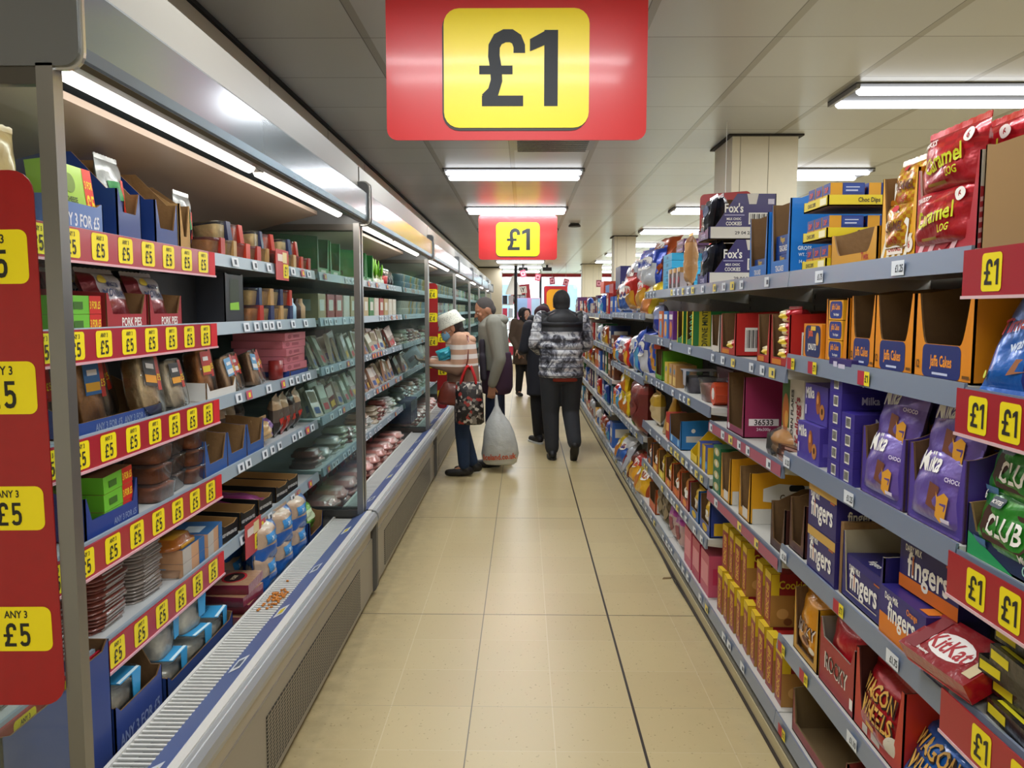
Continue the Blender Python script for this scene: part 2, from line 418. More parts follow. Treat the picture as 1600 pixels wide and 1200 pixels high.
def floor_mat():
    m, nt, p = new_mat('floor_tiles'); tc = N(nt, 'ShaderNodeTexCoord'); sx = N(nt, 'ShaderNodeSeparateXYZ')
    nt.links.new(tc.outputs['Object'], sx.inputs[0]); X, Y = sx.outputs[0], sx.outputs[1]
    def fl(s, off):
        a = N(nt, 'ShaderNodeMath', op='SUBTRACT', i1=off); nt.links.new(s, a.inputs[0])
        b = N(nt, 'ShaderNodeMath', op='DIVIDE', i1=.305); nt.links.new(a.outputs[0], b.inputs[0])
        c = N(nt, 'ShaderNodeMath', op='FLOOR'); nt.links.new(b.outputs[0], c.inputs[0]); return c.outputs[0]
    cb = N(nt, 'ShaderNodeCombineXYZ'); nt.links.new(fl(X, .418), cb.inputs[0]); nt.links.new(fl(Y, 2.902), cb.inputs[1])
    wn = N(nt, 'ShaderNodeTexWhiteNoise', noise_dimensions='2D'); nt.links.new(cb.outputs[0], wn.inputs['Vector'])
    base = mixc(nt, wn.outputs['Value'], rgb('cebd8e'), rgb('c6b486'))
    n1 = N(nt, 'ShaderNodeTexNoise'); n1.inputs['Scale'].default_value = 2.2; n1.inputs['Detail'].default_value = 4; nt.links.new(tc.outputs['Object'], n1.inputs['Vector'])
    c = mixc(nt, n1.outputs['Fac'], base, rgb('bfae82'), f=.45)
    mp = N(nt, 'ShaderNodeMapping'); mp.inputs['Scale'].default_value = (1, 1, 1); nt.links.new(tc.outputs['Object'], mp.inputs[0])
    dn = N(nt, 'ShaderNodeTexNoise'); dn.inputs['Scale'].default_value = 60; nt.links.new(tc.outputs['Object'], dn.inputs['Vector'])
    dm = mixc(nt, None, tc.outputs['Object'], dn.outputs['Color'], 'LINEAR_LIGHT', .012)
    v = N(nt, 'ShaderNodeTexVoronoi'); v.inputs['Scale'].default_value = 55; nt.links.new(dm, v.inputs['Vector'])
    lt = N(nt, 'ShaderNodeMath', op='LESS_THAN', i1=.17); nt.links.new(v.outputs['Distance'], lt.inputs[0])
    wn2 = N(nt, 'ShaderNodeMath', op='GREATER_THAN', i1=.6); s2 = N(nt, 'ShaderNodeSeparateColor'); nt.links.new(v.outputs['Color'], s2.inputs[0]); nt.links.new(s2.outputs[0], wn2.inputs[0])
    mu = N(nt, 'ShaderNodeMath', op='MULTIPLY'); nt.links.new(lt.outputs[0], mu.inputs[0]); nt.links.new(wn2.outputs[0], mu.inputs[1])
    c = mixc(nt, mu.outputs[0], c, rgb('8b7648'), f=.6)
    c = mixc(nt, gridline(nt, X, .418, .305, .004), c, rgb('ddd3b4'), f=.45)
    c = mixc(nt, gridline(nt, Y, 2.902, .305, .004), c, rgb('ddd3b4'), f=.3)
    c = mixc(nt, gridline(nt, X, -.192, .61 * 4, .0045), c, rgb('4b4130'), f=.85)
    c = mixc(nt, gridline(nt, Y, 2.902, .915, .003), c, rgb('6d6046'), f=.5)
    c = mixc(nt, gridline(nt, Y, 3.817, 1.83, .006), c, rgb('3a3226'))
    c = mixc(nt, gridline(nt, X, .418, 2.44, .010), c, rgb('2a211c'))
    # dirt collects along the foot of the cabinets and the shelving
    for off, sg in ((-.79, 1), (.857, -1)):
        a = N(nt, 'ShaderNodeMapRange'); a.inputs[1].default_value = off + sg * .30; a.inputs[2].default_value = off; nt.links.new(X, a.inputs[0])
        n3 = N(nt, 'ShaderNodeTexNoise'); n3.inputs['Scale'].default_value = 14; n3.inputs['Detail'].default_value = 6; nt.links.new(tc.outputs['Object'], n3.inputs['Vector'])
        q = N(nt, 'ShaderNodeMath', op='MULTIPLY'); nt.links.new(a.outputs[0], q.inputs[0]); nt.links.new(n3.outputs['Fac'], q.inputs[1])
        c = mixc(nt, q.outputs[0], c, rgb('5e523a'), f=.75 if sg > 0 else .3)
    nt.links.new(c, p.inputs['Base Color'])
    p.inputs['Roughness'].default_value = .33
    return m
def ceil_mat():
    m, nt, p = new_mat('ceiling_tiles'); tc = N(nt, 'ShaderNodeTexCoord'); sx = N(nt, 'ShaderNodeSeparateXYZ')
    nt.links.new(tc.outputs['Object'], sx.inputs[0]); X, Y = sx.outputs[0], sx.outputs[1]
    def fl(s, off, pt):
        a = N(nt, 'ShaderNodeMath', op='SUBTRACT', i1=off); nt.links.new(s, a.inputs[0])
        b = N(nt, 'ShaderNodeMath', op='DIVIDE', i1=pt); nt.links.new(a.outputs[0], b.inputs[0])
        c = N(nt, 'ShaderNodeMath', op='FLOOR'); nt.links.new(b.outputs[0], c.inputs[0]); return c.outputs[0]
    cb = N(nt, 'ShaderNodeCombineXYZ'); nt.links.new(fl(X, -.093, .6), cb.inputs[0]); nt.links.new(fl(Y, 3.6, .6), cb.inputs[1])
    wn = N(nt, 'ShaderNodeTexWhiteNoise', noise_dimensions='2D'); nt.links.new(cb.outputs[0], wn.inputs['Vector'])
    c = mixc(nt, wn.outputs['Value'], rgb('bcbebd'), rgb('b3b5b4'))
    c = mixc(nt, gridline(nt, X, -.093, .6, .036), c, rgb('96938a'))
    c = mixc(nt, gridline(nt, X, -.111, .6, .005), c, rgb('55524a'), f=.9)
    c = mixc(nt, gridline(nt, Y, 3.6, .6, .006), c, rgb('45423c'), f=.9)
    nt.links.new(c, p.inputs['Base Color']); p.inputs['Roughness'].default_value = .34
    return m
CEIL = 2.682; XR = 10.0; XLW = -1.80; YB = -3.5; YF = 27.0
b = B(); b.box(-4, XR, YB, YF + 9, -.1, 0, floor_mat()); struct(b, 'floor')
b = B(); b.box(-4, XR, YB, YF, CEIL, CEIL + .1, ceil_mat()); struct(b, 'ceiling')
wm = M('cfc8b4', .7, var=.04)
b = B(); b.box(-1.38, -1.28, YB, 22.5, 2.0, CEIL, M('b5ab98', .6))
for y in [2.9 + 1.2 * i for i in range(16)]: b.box(-1.281, -1.279, y, y + .004, 2.0, CEIL, M('4a463e', .8))
struct(b, 'wall_left_bulkhead')
b = B(); b.box(-1.29, -1.262, YB, 22.5, CEIL - .02, CEIL - .001, M('14120f', .9)); struct(b, 'trim_1')
b = B(); b.box(-1.95, -1.85, YB, 22.5, 0, CEIL, wm); struct(b, 'wall_left')
b = B(); b.box(-1.9, -.62, 22.5, 23.2, 0, CEIL - .03, M('b8ae98', .7)); b.box(-1.92, -.60, 22.48, 23.22, CEIL - .035, CEIL - .001, M('1a1815', .9)); struct(b, 'wall_end_block')
b = B(); b.box(-4, -3.9, 23.2, YF, 0, CEIL, wm); b.box(-4, -1.85, 22.5, 22.6, 0, CEIL, wm); struct(b, 'wall_far_left')
b = B(); b.box(XR, XR + .1, YB, YF, 0, CEIL, wm); struct(b, 'wall_right')
b = B(); b.box(-4, XR, YB - .1, YB, 0, CEIL, wm); struct(b, 'wall_back')
def pillar(x0, x1, y0, y1, i):
    b = B(); pm = M('d9d2bb', .55, var=.02); b.box(x0, x1, y0, y1, 0, CEIL, pm)
    b.box(x0 - .03, x1 + .03, y0 - .03, y1 + .03, CEIL - .012, CEIL - .001, M('23201b', .8))
    for q in (.12, .55): b.box(x0 + (x1 - x0) * q, x0 + (x1 - x0) * q + .003, y0 - .002, y0 + .01, 0, CEIL - .012, M('8f8872', .8))
    o = struct(b, 'pillar'); return o
for i, a in enumerate([(1.411, 1.855, 5.55, 6.05), (1.456, 1.80, 13.0, 13.4), (1.52, 2.03, 20.9, 21.4), (4.6, 5.05, 5.6, 6.05), (4.6, 5.05, 13.0, 13.4)]): pillar(*a, i)

# front window wall at the far end, daylight behind it
fx = [-3.9, -2.4, -.9, .55, 2.0, 3.5, 5.2, 7, 10]
for i in range(len(fx) - 1):
    e = empty('window_%d' % (i + 1), (fx[i], YF, 0)); e['kind'] = 'structure'; wd = fx[i + 1] - fx[i]
    b = B(); fm = M('9a2030' if i > 5 else '343a44', .4)
    b.box(0, .05, -.05, .05, 0, 2.58, fm); b.box(wd - .03, wd, -.05, .05, 0, 2.58, fm); b.box(0, wd, -.05, .05, 0, .25, fm); b.obj('frame', e)
    b = B(); b.box(.05, wd - .03, -.005, .005, .25, 2.58, GLASS); b.obj('glass', e)
b = B(); b.box(-4, XR, YF - .07, YF + .1, 2.58, CEIL, M('a3202f', .5)); struct(b, 'trim_2')
# things outside the windows: pavement carried by the floor slab, a pale building across the street
b = B(); b.box(-12, 16, 36, 37, 0, 3.2, M('cfd6de', .8))
for i in range(9): b.box(-11 + i * 3, -9.6 + i * 3, 35.98, 36, 1.0, 2.6, M('6f87a5', .3))
b.box(-12, 16, 36.2, 37, 3.2, 8, M('e4e2dc', .8)); tag(b.obj('street_building'), 'pale building across the street beyond the shop windows', 'building')

# ================================================================ CEILING LIGHTS
tubem = M('f6f9ff', .4, emit=TUBE)
def light_proto():
    h = B(); h.box(-.60, .60, -.20, .20, -.008, -.0005, M('3c3c3b', .6)); h.box(-.6, -.58, -.2, .2, -.03, -.008, M('8a8986', .6)); h.box(.58, .6, -.2, .2, -.03, -.008, M('8a8986', .6))
    t = []
    for s in (-.14, .14):
        q = B(); q.tube([(-.575, s, -.03), (-.56, s, -.03), (.56, s, -.03), (.575, s, -.03)], [.012, .022, .022, .012], tubem, 10); t.append(q.mesh('tube')); shade(t[-1])
    return h.mesh('housing'), t
LH, LT = light_proto()
TL = bpy.data.lights.new('tube_light', 'AREA'); TL.shape = 'RECTANGLE'; TL.size = 1.12; TL.size_y = .036; TL.energy = TUBE_W; TL.color = (.97, .985, 1)
rowsY = [-2.96, -.50, 1.98] + [4.5 + 2.53 * i for i in range(9)]; colsX = [-.09, 2.33, 4.75, 7.2]
for ci, x in enumerate(colsX):
    for ri, y in enumerate(rowsY):
        e = empty('ceiling_light', (x, y, CEIL)); side = ['above the aisle', 'over the right hand shelving', 'beyond the right hand shelving', 'near the far right wall'][ci]
        tag(e, 'twin tube ceiling light %s, %s row from the camera end' % (side, ordw(ri)), 'ceiling light', 'twin tube ceiling lights')
        for me in [LH] + LT: o = bpy.data.objects.new(me.name, me); COL.objects.link(o); o.parent = e
        for s in (-.14, .14):
            o = bpy.data.objects.new('tube_light', TL); COL.objects.link(o); o.parent = e; o.location = (0, s, -.0535)
e = empty('ceiling_vent', (.2, 5.72, CEIL)); b = B()
b.prism([(-.3, -.3), (.3, -.3), (.3, .3), (-.3, .3)], 'z', -.012, -.001, M('8f9090', .3, .6)); b.obj('frame', e)
b = B(); [b.box(-.25, .25, -.26 + .065 * i, -.25 + .065 * i, -.03, -.012, M('c9cccc', .2, .8)) for i in range(9)]; b.obj('louvre', e)
tag(e, 'square metal louvred ceiling fitting above the aisle beyond the large sign', 'vent')
e = empty('smoke_detector', (.70, 11.2, CEIL)); b = B(); b.loft([(0, 0, -.05, .05, .05), (0, 0, -.045, .085, .085), (0, 0, -.025, .085, .085), (0, 0, -.001, .06, .06)], M('3c3c3a', .5), 16); b.obj('housing', e)
tag(e, 'small round dark smoke detector on the ceiling', 'smoke detector')
for x in (-.02, .62):
    e = empty('security_camera', (x, 21.5, CEIL)); b = B(); b.tube([(0, 0, -.001), (0, 0, -.07)], .03, M('2a2c30', .4), 10); b.obj('mount', e)
    b = B(); b.box(-.12, .12, -.1, .1, -.16, -.07, M('25272b', .4)); b.obj('body', e); tag(e, 'dark security camera on the far ceiling, %s' % ('near the aisle middle' if x < 0 else 'towards the shelving'), 'camera')

# ================================================================ HANGING £1 SIGNS
def big_sign(Y, x0, x1, z0, z1, lab):
    cx, cz = (x0 + x1) / 2, (z0 + z1) / 2; w, h = x1 - x0, z1 - z0
    e = empty('hanging_sign', (cx, Y, z0)); b = B(); red = M('c81e22', .32, 0, .3)
    b.prism(rrect(-w / 2, w / 2, 0, h, h * .07), 'y', -.004, .004, red); b.obj('panel', e)
    b = B(); yx0, yx1 = -w / 2 + w * .222, -w / 2 + w * .778; y0, y1 = h * .078, h * .84
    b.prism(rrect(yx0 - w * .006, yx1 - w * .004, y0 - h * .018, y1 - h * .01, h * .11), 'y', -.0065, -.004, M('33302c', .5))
    b.prism(rrect(yx0, yx1, y0, y1, h * .10), 'y', -.009, -.0065, M('f4dc06', .35, 0, .2)); b.obj('price_card', e)
    b = B(); F = FR((0, -.009, 0), (1, 0, 0), (0, 0, 1)); mx = (yx0 + yx1) / 2; mz = (y0 + y1) / 2; dk = M('23282e', .6)
    b.text('£', h * .485, F, mx - w * .058, mz, dk, .74, off=.0008); b.text('1', h * .485, F, mx + w * .105, mz, dk, .84, off=.0008); b.obj('lettering', e)
    b = B()
    for sx in (-.37, .37): b.tube([(w * sx, 0, h - .01), (w * sx, 0, CEIL - z0 - .001)], .0015, M('d8d8d8', .3), 5)
    b.obj('hanging_cord', e); return tag(e, lab, 'sign')
SY = 2.94
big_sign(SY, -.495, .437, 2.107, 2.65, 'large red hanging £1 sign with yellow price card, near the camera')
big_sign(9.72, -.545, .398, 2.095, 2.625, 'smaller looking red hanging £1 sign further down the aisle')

# ================================================================ SHELVING (right)
LIP = M('8592a8', .35, .3, .2); BOARD = M('cfcfc8', .45, .1); TICK = M('dfe6ee', .5); BACKP = M('5b5750', .7)
def ticket(nb, x, z, lines, F=None):
    """paper price ticket seated in a rail whose front plane is local y=0"""
    F = F or FRONT(); w = .062; b = nb()
    b.poly([(x - w / 2, z), (x + w / 2, z), (x + w / 2, z + .034), (x - w / 2, z + .034)], F, TICK, .0012)
    b.text(lines, .018, F, x + .008, z + .016, ink('2c3340'), .72, off=.0018)
    b.deco(F, [('r', x - .027, x - .015, z + .022, z + .024, '8690a0'), ('r', x - .027, x - .018, z + .017, z + .019, '8690a0')])
def promo_ticket(nb, x, z, big=False):
    b = nb(); F = FRONT(); w = .07 if not big else .11
    b.poly([(x - w / 2, z), (x + .005, z), (x + .005, z + .036), (x - w / 2, z + .036)], F, ink('b0243a'), .0012)
    b.poly([(x + .005, z), (x + w / 2, z), (x + w / 2, z + .036), (x + .005, z + .036)], F, ink('f0dc28'), .0012)
    b.text('£1', .018, F, x + .005 + w * .2, z + .018, ink('20201c'), .7, off=.0018)
def plainlabels(nb, w, seed, lip=.042):
    r = random.Random(seed); x = -w / 2 + .06; F = FRONT()
    while x < w / 2 - .06:
        k = r.random(); ww = r.uniform(.05, .065)
        if k < .55:
            b = nb()
            b.poly([(x - ww / 2, -.038), (x + ww / 2, -.038), (x + ww / 2, -.004), (x - ww / 2, -.004)], F, TICK if k < .42 else ink('e9d56a'), .0012)
            b.poly([(x, -.030), (x + .02, -.030), (x + .02, -.014), (x, -.014)], F, ink('4a5568'), .0016)
        x += r.uniform(.075, .14)
# bay definitions: (Y0, Y1, [(z, rail style)])
def bay(Y0, Y1, levels, lab, seed=0, top=1.60):
    w = Y1 - Y0; e = empty('shelving_bay', (.86, (Y0 + Y1) / 2, 0), -math.pi / 2)
    tag(e, lab, 'shelving', 'biscuit and snack shelving bays')
    b = B(); b.box(-w / 2, w / 2, .47, .49, .06, top, BACKP)
    for i in range(int(top / .05)): b.box(-w / 2 + .006, -w / 2 + .010, .468, .47, .1 + i * .05, .12 + i * .05, M('1a1a18', .8))
    b.obj('back_panel', e)
    b = B(); b.box(-w / 2, w / 2, .0, .47, .001, .06, M('6f6a5c', .6)); b.box(-w / 2, w / 2, -.004, 0, .0, .052, M('b9ad88', .5)); b.box(-w / 2, w / 2, -.012, -.004, .0, .010, M('3b2f24', .8)); b.obj('kick_plate', e)
    for li, (z, st) in enumerate(levels):
        d0 = .0
        b = B(); b.box(-w / 2 + .001, w / 2 - .001, .012, .46, z - .022, z, BOARD)
        for sx in (-w / 2 + .002, w / 2 - .004): b.prism([(.01, z - .03), (.46, z - .085 if z > .2 else .065), (.46, z), (.01, z)], 'x', sx, sx + .002, M('c6c3b8', .5))
        o = b.obj('shelf', e)
        b = B(); b.prism([(.0, z - .045), (.012, z - .045), (.012, z + .006), (.006, z + .006)], 'x', -w / 2 + .002, w / 2 - .002, LIP)
        T0 = len(b.v)
        if st[0] == 'strip':   # red promotional strip with £1 cards over the rail
            xa = -w / 2; xb = w / 2 if len(st) < 3 else st[2]
            b.box(-w / 2 + .004, w / 2 - .02, -.012, -.009, z - .085, z + .005, M('a31226', .4, 0, .3)); F = FR((0, -.012, 0), (1, 0, 0), (0, 0, 1))
            b.box(w / 2 - .02, w / 2 - .006, -.012, -.009, z - .085, z + .008, RAILCOV)
            for x in st[1]:
                b.poly(rrect(x - .031, x + .031, z - .075, z - .005, .008), F, M('f2df10', .4), .0008)
                b.text('£1', .046, F, x, z - .04, ink('20201c'), .66, off=.0014)
            b.box(-w / 2 + .002, w / 2 - .004, -.014, -.012, z - .088, z - .082, M('d9b9bf', .3))
            b.obj('promo_strip', o)
        else:
            col = {'red': 'a8586c', 'grey': None}.get(st[0])
            F = FR((.0, .0, z), (1, 0, 0), (0, 0, 1))
            if col: b.poly([(-w / 2 + .01, -.042), (w / 2 - .01, -.042), (w / 2 - .01, -.002), (-w / 2 + .01, -.002)], F, ink(col), .0006)
            tk = []; nb = lambda: tk.append(B()) or tk[-1]
            plainlabels(nb, w, seed * 10 + li) if len(st) < 2 else None
            for a in (st[1] if len(st) > 1 else []):
                if a[0] == 't': ticket(nb, a[1], -.040, a[2])
                else: promo_ticket(nb, a[1], -.041)
            b.obj('ticket_rail', o)
            for bb in tk: bb.v = [(x, y - .001, zz + z) for x, y, zz in bb.v]; bb.obj('price_ticket', o)
    return e
# local x = -(Y - Yc)
def lx(Yc, Y): return -(Y - Yc)
yc = (.55 + 1.57) / 2
bay(.55, 1.57, [(1.61, ('strip', [lx(yc, 1.47), lx(yc, 1.30), lx(yc, 1.1)])), (1.345, ('strip', [lx(yc, 1.49), lx(yc, 1.39), lx(yc, 1.29)])), (1.02, ('strip', [lx(yc, 1.465), lx(yc, 1.36), lx(yc, 1.26)])), (.735, ('strip', [lx(yc, 1.42), lx(yc, 1.3), lx(yc, 1.2)])), (.41, ('grey',)), (.13, ('grey',))], 'shelving bay closest to the camera with red £1 strips on its shelves', 1, 1.62)
yc = 2.10
bay(1.57, 2.63, [(1.62, ('grey', [('t', lx(yc, 2.35), '£1.75'), ('t', lx(yc, 1.86), '£1.25')])), (1.352, ('grey', [('p', lx(yc, 2.57)), ('p', lx(yc, 2.38)), ('p', lx(yc, 2.02))])), (1.03, ('grey', [('t', lx(yc, 2.58), '£1.25'), ('t', lx(yc, 2.08), '£1.25')])), (.715, ('grey', [('t', lx(yc, 2.58), '£1.50'), ('p', lx(yc, 2.12)), ('t', lx(yc, 1.80), '£1.75')])), (.405, ('grey', [('p', lx(yc, 2.57)), ('p', lx(yc, 2.36)), ('t', lx(yc, 2.0), '£1.10')])), (.13, ('grey', [('p', lx(yc, 2.54))]))], 'shelving bay of orange cake cases and purple biscuits, second from the camera', 2)
bay(2.63, 3.69, [(1.62, ('grey',)), (1.305, ('grey',)), (.985, ('red',)), (.665, ('red',)), (.13, ('grey',))], 'shelving bay with pale red rails and piled cookie boxes, third from the camera', 3)
bay(3.69, 4.73, [(1.62, ('grey',)), (1.31, ('grey',)), (1.045, ('grey',)), (.71, ('grey',)), (.42, ('grey',)), (.13, ('grey',))], 'shelving bay under the stacked purple cookie cases, fourth from the camera', 4)
bay(4.73, 5.75, [(1.62, ('grey',)), (1.32, ('grey',)), (1.045, ('grey',)), (.70, ('grey',)), (.42, ('grey',)), (.13, ('grey',))], 'shelving bay beside the crisp bags, fifth from the camera', 5)
for i, y in enumerate((5.75, 6.8)): bay(y, y + 1.05, [(1.47, ('grey',)), (1.0, ('grey',)), (.57, ('grey',)), (.12, ('grey',))], 'crisp bag shelving bay, %s of the two' % ('nearer' if i == 0 else 'farther'), 6 + i, 1.64)
for i in range(6): bay(7.85 + i * 1.05, 8.9 + i * 1.05, [(1.45, ('grey',)), (1.11, ('grey',)), (.80, ('grey',)), (.49, ('grey',)), (.12, ('grey',))], 'far shelving bay past the crisps, %s beyond them' % ordw(i), 8 + i, 1.64)

# ================================================================ OPEN FRIDGES (left)
ALU = M('8f8f8e', .3, .8); ALUD = M('5d5b57', .35, .8); BEIGE = M('a79a86', .5); INNER = M('8d8880', .55); DARKIN = M('34383a', .6); RAILB = M('5f70a2', .4)
ftube = M('fff6ea', .4, emit=FRIDGE_TUBE)
LEV = [1.69, 1.452, 1.193, .932, .66]
def grill_mat():
    m, nt, p = new_mat('perforated_panel'); tc = N(nt, 'ShaderNodeTexCoord'); sx = N(nt, 'ShaderNodeSeparateXYZ'); nt.links.new(tc.outputs['Object'], sx.inputs[0])
    a = gridline(nt, sx.outputs[1], 0, .03, .026); b2 = gridline(nt, sx.outputs[2], 0, .012, .0085)
    mu = N(nt, 'ShaderNodeMath', op='MULTIPLY'); nt.links.new(a, mu.inputs[0]); nt.links.new(b2, mu.inputs[1])
    nt.links.new(mixc(nt, mu.outputs[0], rgb('9f998b'), rgb('151412')), p.inputs['Base Color']); p.inputs['Roughness'].default_value = .45; return m
GRM = grill_mat()
def any3(b, F, x, z0, w, h, r=.01, word='£5', top='ANY 3'):
    b.poly(rrect(x - w / 2, x + w / 2, z0, z0 + h, r), F, M('f2df10', .4), .0008)
    b.text(top, h * .17, F, x, z0 + h * .83, ink('20201c'), .8, off=.0014, maxw=w * .82)
    b.text(word, h * .52, F, x, z0 + h * .37, ink('20201c'), .66, off=.0014, maxw=w * .8)
def fridge(Y0, Y1, lab, promos=None, detail=True, seed=0):
    w = Y1 - Y0; e = empty('open_fridge', (0, Y0, 0)); tag(e, lab, 'fridge', 'open chilled cabinets along the left')
    def part(bb, n, p=None, **k): return bb.obj(n, p or e, **k)
    b = B(); b.box(-.80, -.79, .04, w - .04, .30, .372, M('c2bbaa', .5)); b.prism([(-.80, .001), (-.785, .03), (-.785, .31), (-.80, .31)], 'y', .02, w - .02, M('9f998b', .45, .1))
    b.box(-1.75, -.80, .02, w - .02, .001, .30, M('5a564e', .7)); part(b, 'base')
    b = B(); b.box(-.7845, -.782, w * .34 if seed == 1 else .3, w - .35, .055, .255, GRM); part(b, 'vent_grille')
    b = B(); b.prism([(-.795, .372), (-.775, .375), (-.760, .392), (-.757, .41), (-.762, .43), (-.775, .445), (-.795, .447)], 'y', 0, w, M('a9adb0', .38, .5)); o = part(b, 'bumper', bevel=.002)
    b = B(); b.box(-.815, -.79, .0, w, .40, .452, M('d3d3cf', .35)); part(b, 'rail')
    b = B(); b.prism([(-.89, .412), (-.815, .450), (-.815, .454), (-.89, .416)], 'y', 0.01, w - .01, RAILB)
    ticks = []; r = random.Random(seed)
    y = .25
    U = V3((0, 1, 0)); Vv = V3((-.075, 0, -.038)).normalized(); F = (V3((-.8525, 0, .435)), U, Vv, U.cross(Vv))
    while y < w - .2:
        tick = B(); ticks.append(tick)
        tick.poly([(y, -.02), (y + .09, -.02), (y + .09, .02), (y, .02)], F, TICK, .0015)
        tick.poly([(y + .02, -.012), (y + .07, -.012), (y + .07, .010), (y + .02, .010)], F, ink('e4cf3a') if r.random() < .5 else ink('5b6780'), .0022); y += r.uniform(.35, .62)
    o = part(b, 'ticket_rail'); [q.obj('price_ticket', o) for q in ticks]
    b = B(); b.box(-.985, -.975, .02, w - .02, .33, .425, M('d9d9d4', .4)); b.box(-.985, -.89, .02, w - .02, .36, .365, M('26282a', .7))
    n = int((w - .06) / .021) if detail else int(w / .08)
    for i in range(n): y = .03 + i * (w - .06) / n; b.box(-.98, -.885, y, y + (.008 if detail else .03), .414, .420, M('dedfdb', .35))
    part(b, 'air_grille')
    b = B(); b.box(-1.75, -.985, .02, w - .02, .325, .345, M('bfc3c3', .4)); part(b, 'deck')
    b = B(); b.box(-1.76, -1.74, .0, w, .33, 2.0, M('4a4a48', .6)); b.prism([(-1.04, 1.972), (-1.55, 1.84), (-1.74, 1.62), (-1.74, 1.66), (-1.56, 1.87), (-1.04, 1.99)], 'y', .02, w - .02, M('a08f80', .4, .1))
    part(b, 'back_panel')
    b = B(); b.prism([(-.80, 1.93), (-.79, 1.945), (-.785, 1.965), (-.785, 2.075), (-.80, 2.09), (-1.25, 2.09), (-1.25, 2.03), (-1.04, 2.01), (-.95, 2.01), (-.83, 2.0)], 'y', .02, w - .02, M('6f7b84', .2, .45)); part(b, 'canopy')
    b = B(); b.prism([(-.795, 1.928), (-.787, 1.936), (-.80, 1.945), (-.84, 1.95), (-.84, 1.94)], 'y', .02, w - .02, M('4c4740', .3, .8)); part(b, 'canopy_lip')
    b = B(); b.box(-.845, -.835, 0, w, 2.09, 2.218, M('8f8d85', .5)); part(b, 'fascia')
    for y in (0, w - .02):
        b = B(); b.prism(rrect(-1.5, -.78, 1.925, 2.135, .03), 'y', y, y + .02, M('6d7072', .4, .4)); b.prism(rrect(-1.5, -.774, 1.919, 2.14, .03), 'y', y + .006, y + .014, M('c2c2bd', .25, .8)); part(b, 'end_cap')
    for k, (a, c) in enumerate(((.17, w / 2 - .05), (w / 2 + .03, w - .1))):
        b = B(); b.tube([(-.915, a, 1.972), (-.915, a + .01, 1.972), (-.915, c - .01, 1.972), (-.915, c, 1.972)], [.014, .022, .022, .014], ftube, 8); o = part(b, 'lamp_tube', smooth=True)
        b = B(); b.box(-.925, -.895, a - .03, a, 1.965, 2.01, M('6b655c', .5)); b.box(-.925, -.895, c, c + .03, 1.965, 2.01, M('6b655c', .5)); b.obj('lamp_holder', o)
    for li, z in enumerate(LEV):
        b = B(); b.box(-1.72, -1.066, .03, w - .03, z - .03, z - .012, M('c9cdcd', .4))
        o = part(b, 'shelf')
        b = B(); b.prism([(-1.052, z - .042), (-1.058, z + .002), (-1.066, z + .002), (-1.066, z - .042)], 'y', .03, w - .03, M('9fb0bd', .35, .2))
        o2 = b.obj('ticket_rail', o); F = FR((-1.053, 0, z), (0, 1, 0), (-.006, 0, .044)); F = (F[0], F[1], F[2].normalized(), F[1].cross(F[2]).normalized())
        y = 1.45 if promos else .1
        while y < w - .15:
            ww = r.uniform(.05, .07)
            if r.random() < .75:
                b = B()
                cc = r.choice(['dfe6ee', 'dfe6ee', 'dfe6ee', 'c2566a'])
                b.poly([(y, -.037), (y + ww, -.037), (y + ww, -.004), (y, -.004)], F, ink(cc), .0015)
                b.poly([(y + .022, -.030), (y + .045, -.030), (y + .045, -.012), (y + .022, -.012)], F, ink('e9d53a' if cc[0] == 'c' else '3d4654'), .002); b.obj('price_ticket', o)
            y += r.uniform(.075, .13)
        if promos:
            b = B(); pe = promos; b.box(-1.050, -1.044, .04, pe, z - .078, z - .001, M('a3182c', .35, 0, .3)); b.box(-1.044, -1.0435, pe - .05, pe, z - .078, z - .001, ink('cf1322')); b.box(-1.05, -1.040, .04, pe, z - .084, z - .078, M('d8a9b4', .3))
            F = FR((-1.044, 0, 0), (0, 1, 0), (0, 0, 1))
            for i in range(10):
                y = pe - .10 - i * .127
                if y > .06: any3(b, F, y, z - .072, .076, .066, .009)
            b.obj('promo_strip', o)
    for y in (.0, w - .03):
        b = B(); b.box(-.858, -.828, y, y + .03, .44, 1.93, ALU); part(b, 'post')
        b = B(); yy = y + (.008 if y == 0 else .018); b.box(-1.74, -.858, yy, yy + .006, .46, 1.90, GLASS); o = part(b, 'side_glass')
        B().box(-1.74, -.858, y + .004, y + .026, 1.895, 1.925, ALUD).obj('glass_frame', o); B().box(-1.74, -.85, y + .004, y + .026, .425, .46, ALUD).obj('glass_frame', o)
    for y in (-.012, w - .008):
        b = B(); b.prism(rrect(-1.6, -.765, .02, .435, .03), 'y', y, y + .018, M('5e5c58', .5)); part(b, 'base_end')
    return e
FY = [(1.43, 4.075), (4.105, 6.96), (6.98, 9.73), (9.75, 12.4), (12.42, 15.1), (15.12, 17.8), (17.82, 20.5)]
fl = ['open fridge closest to the camera, with red ANY 3 £5 shelf strips', 'second open fridge, with leafy vegetables on its top shelf', 'third open fridge, in front of the bucket hat shopper', 'fourth open fridge, beyond the grey jacket shopper', 'fifth open fridge along the left wall', 'sixth open fridge along the left wall', 'last open fridge before the pale wall block']
for i, (a, c) in enumerate(FY): fridge(a, c, fl[i], 1.275 if i == 0 else None, i < 2, i + 1)
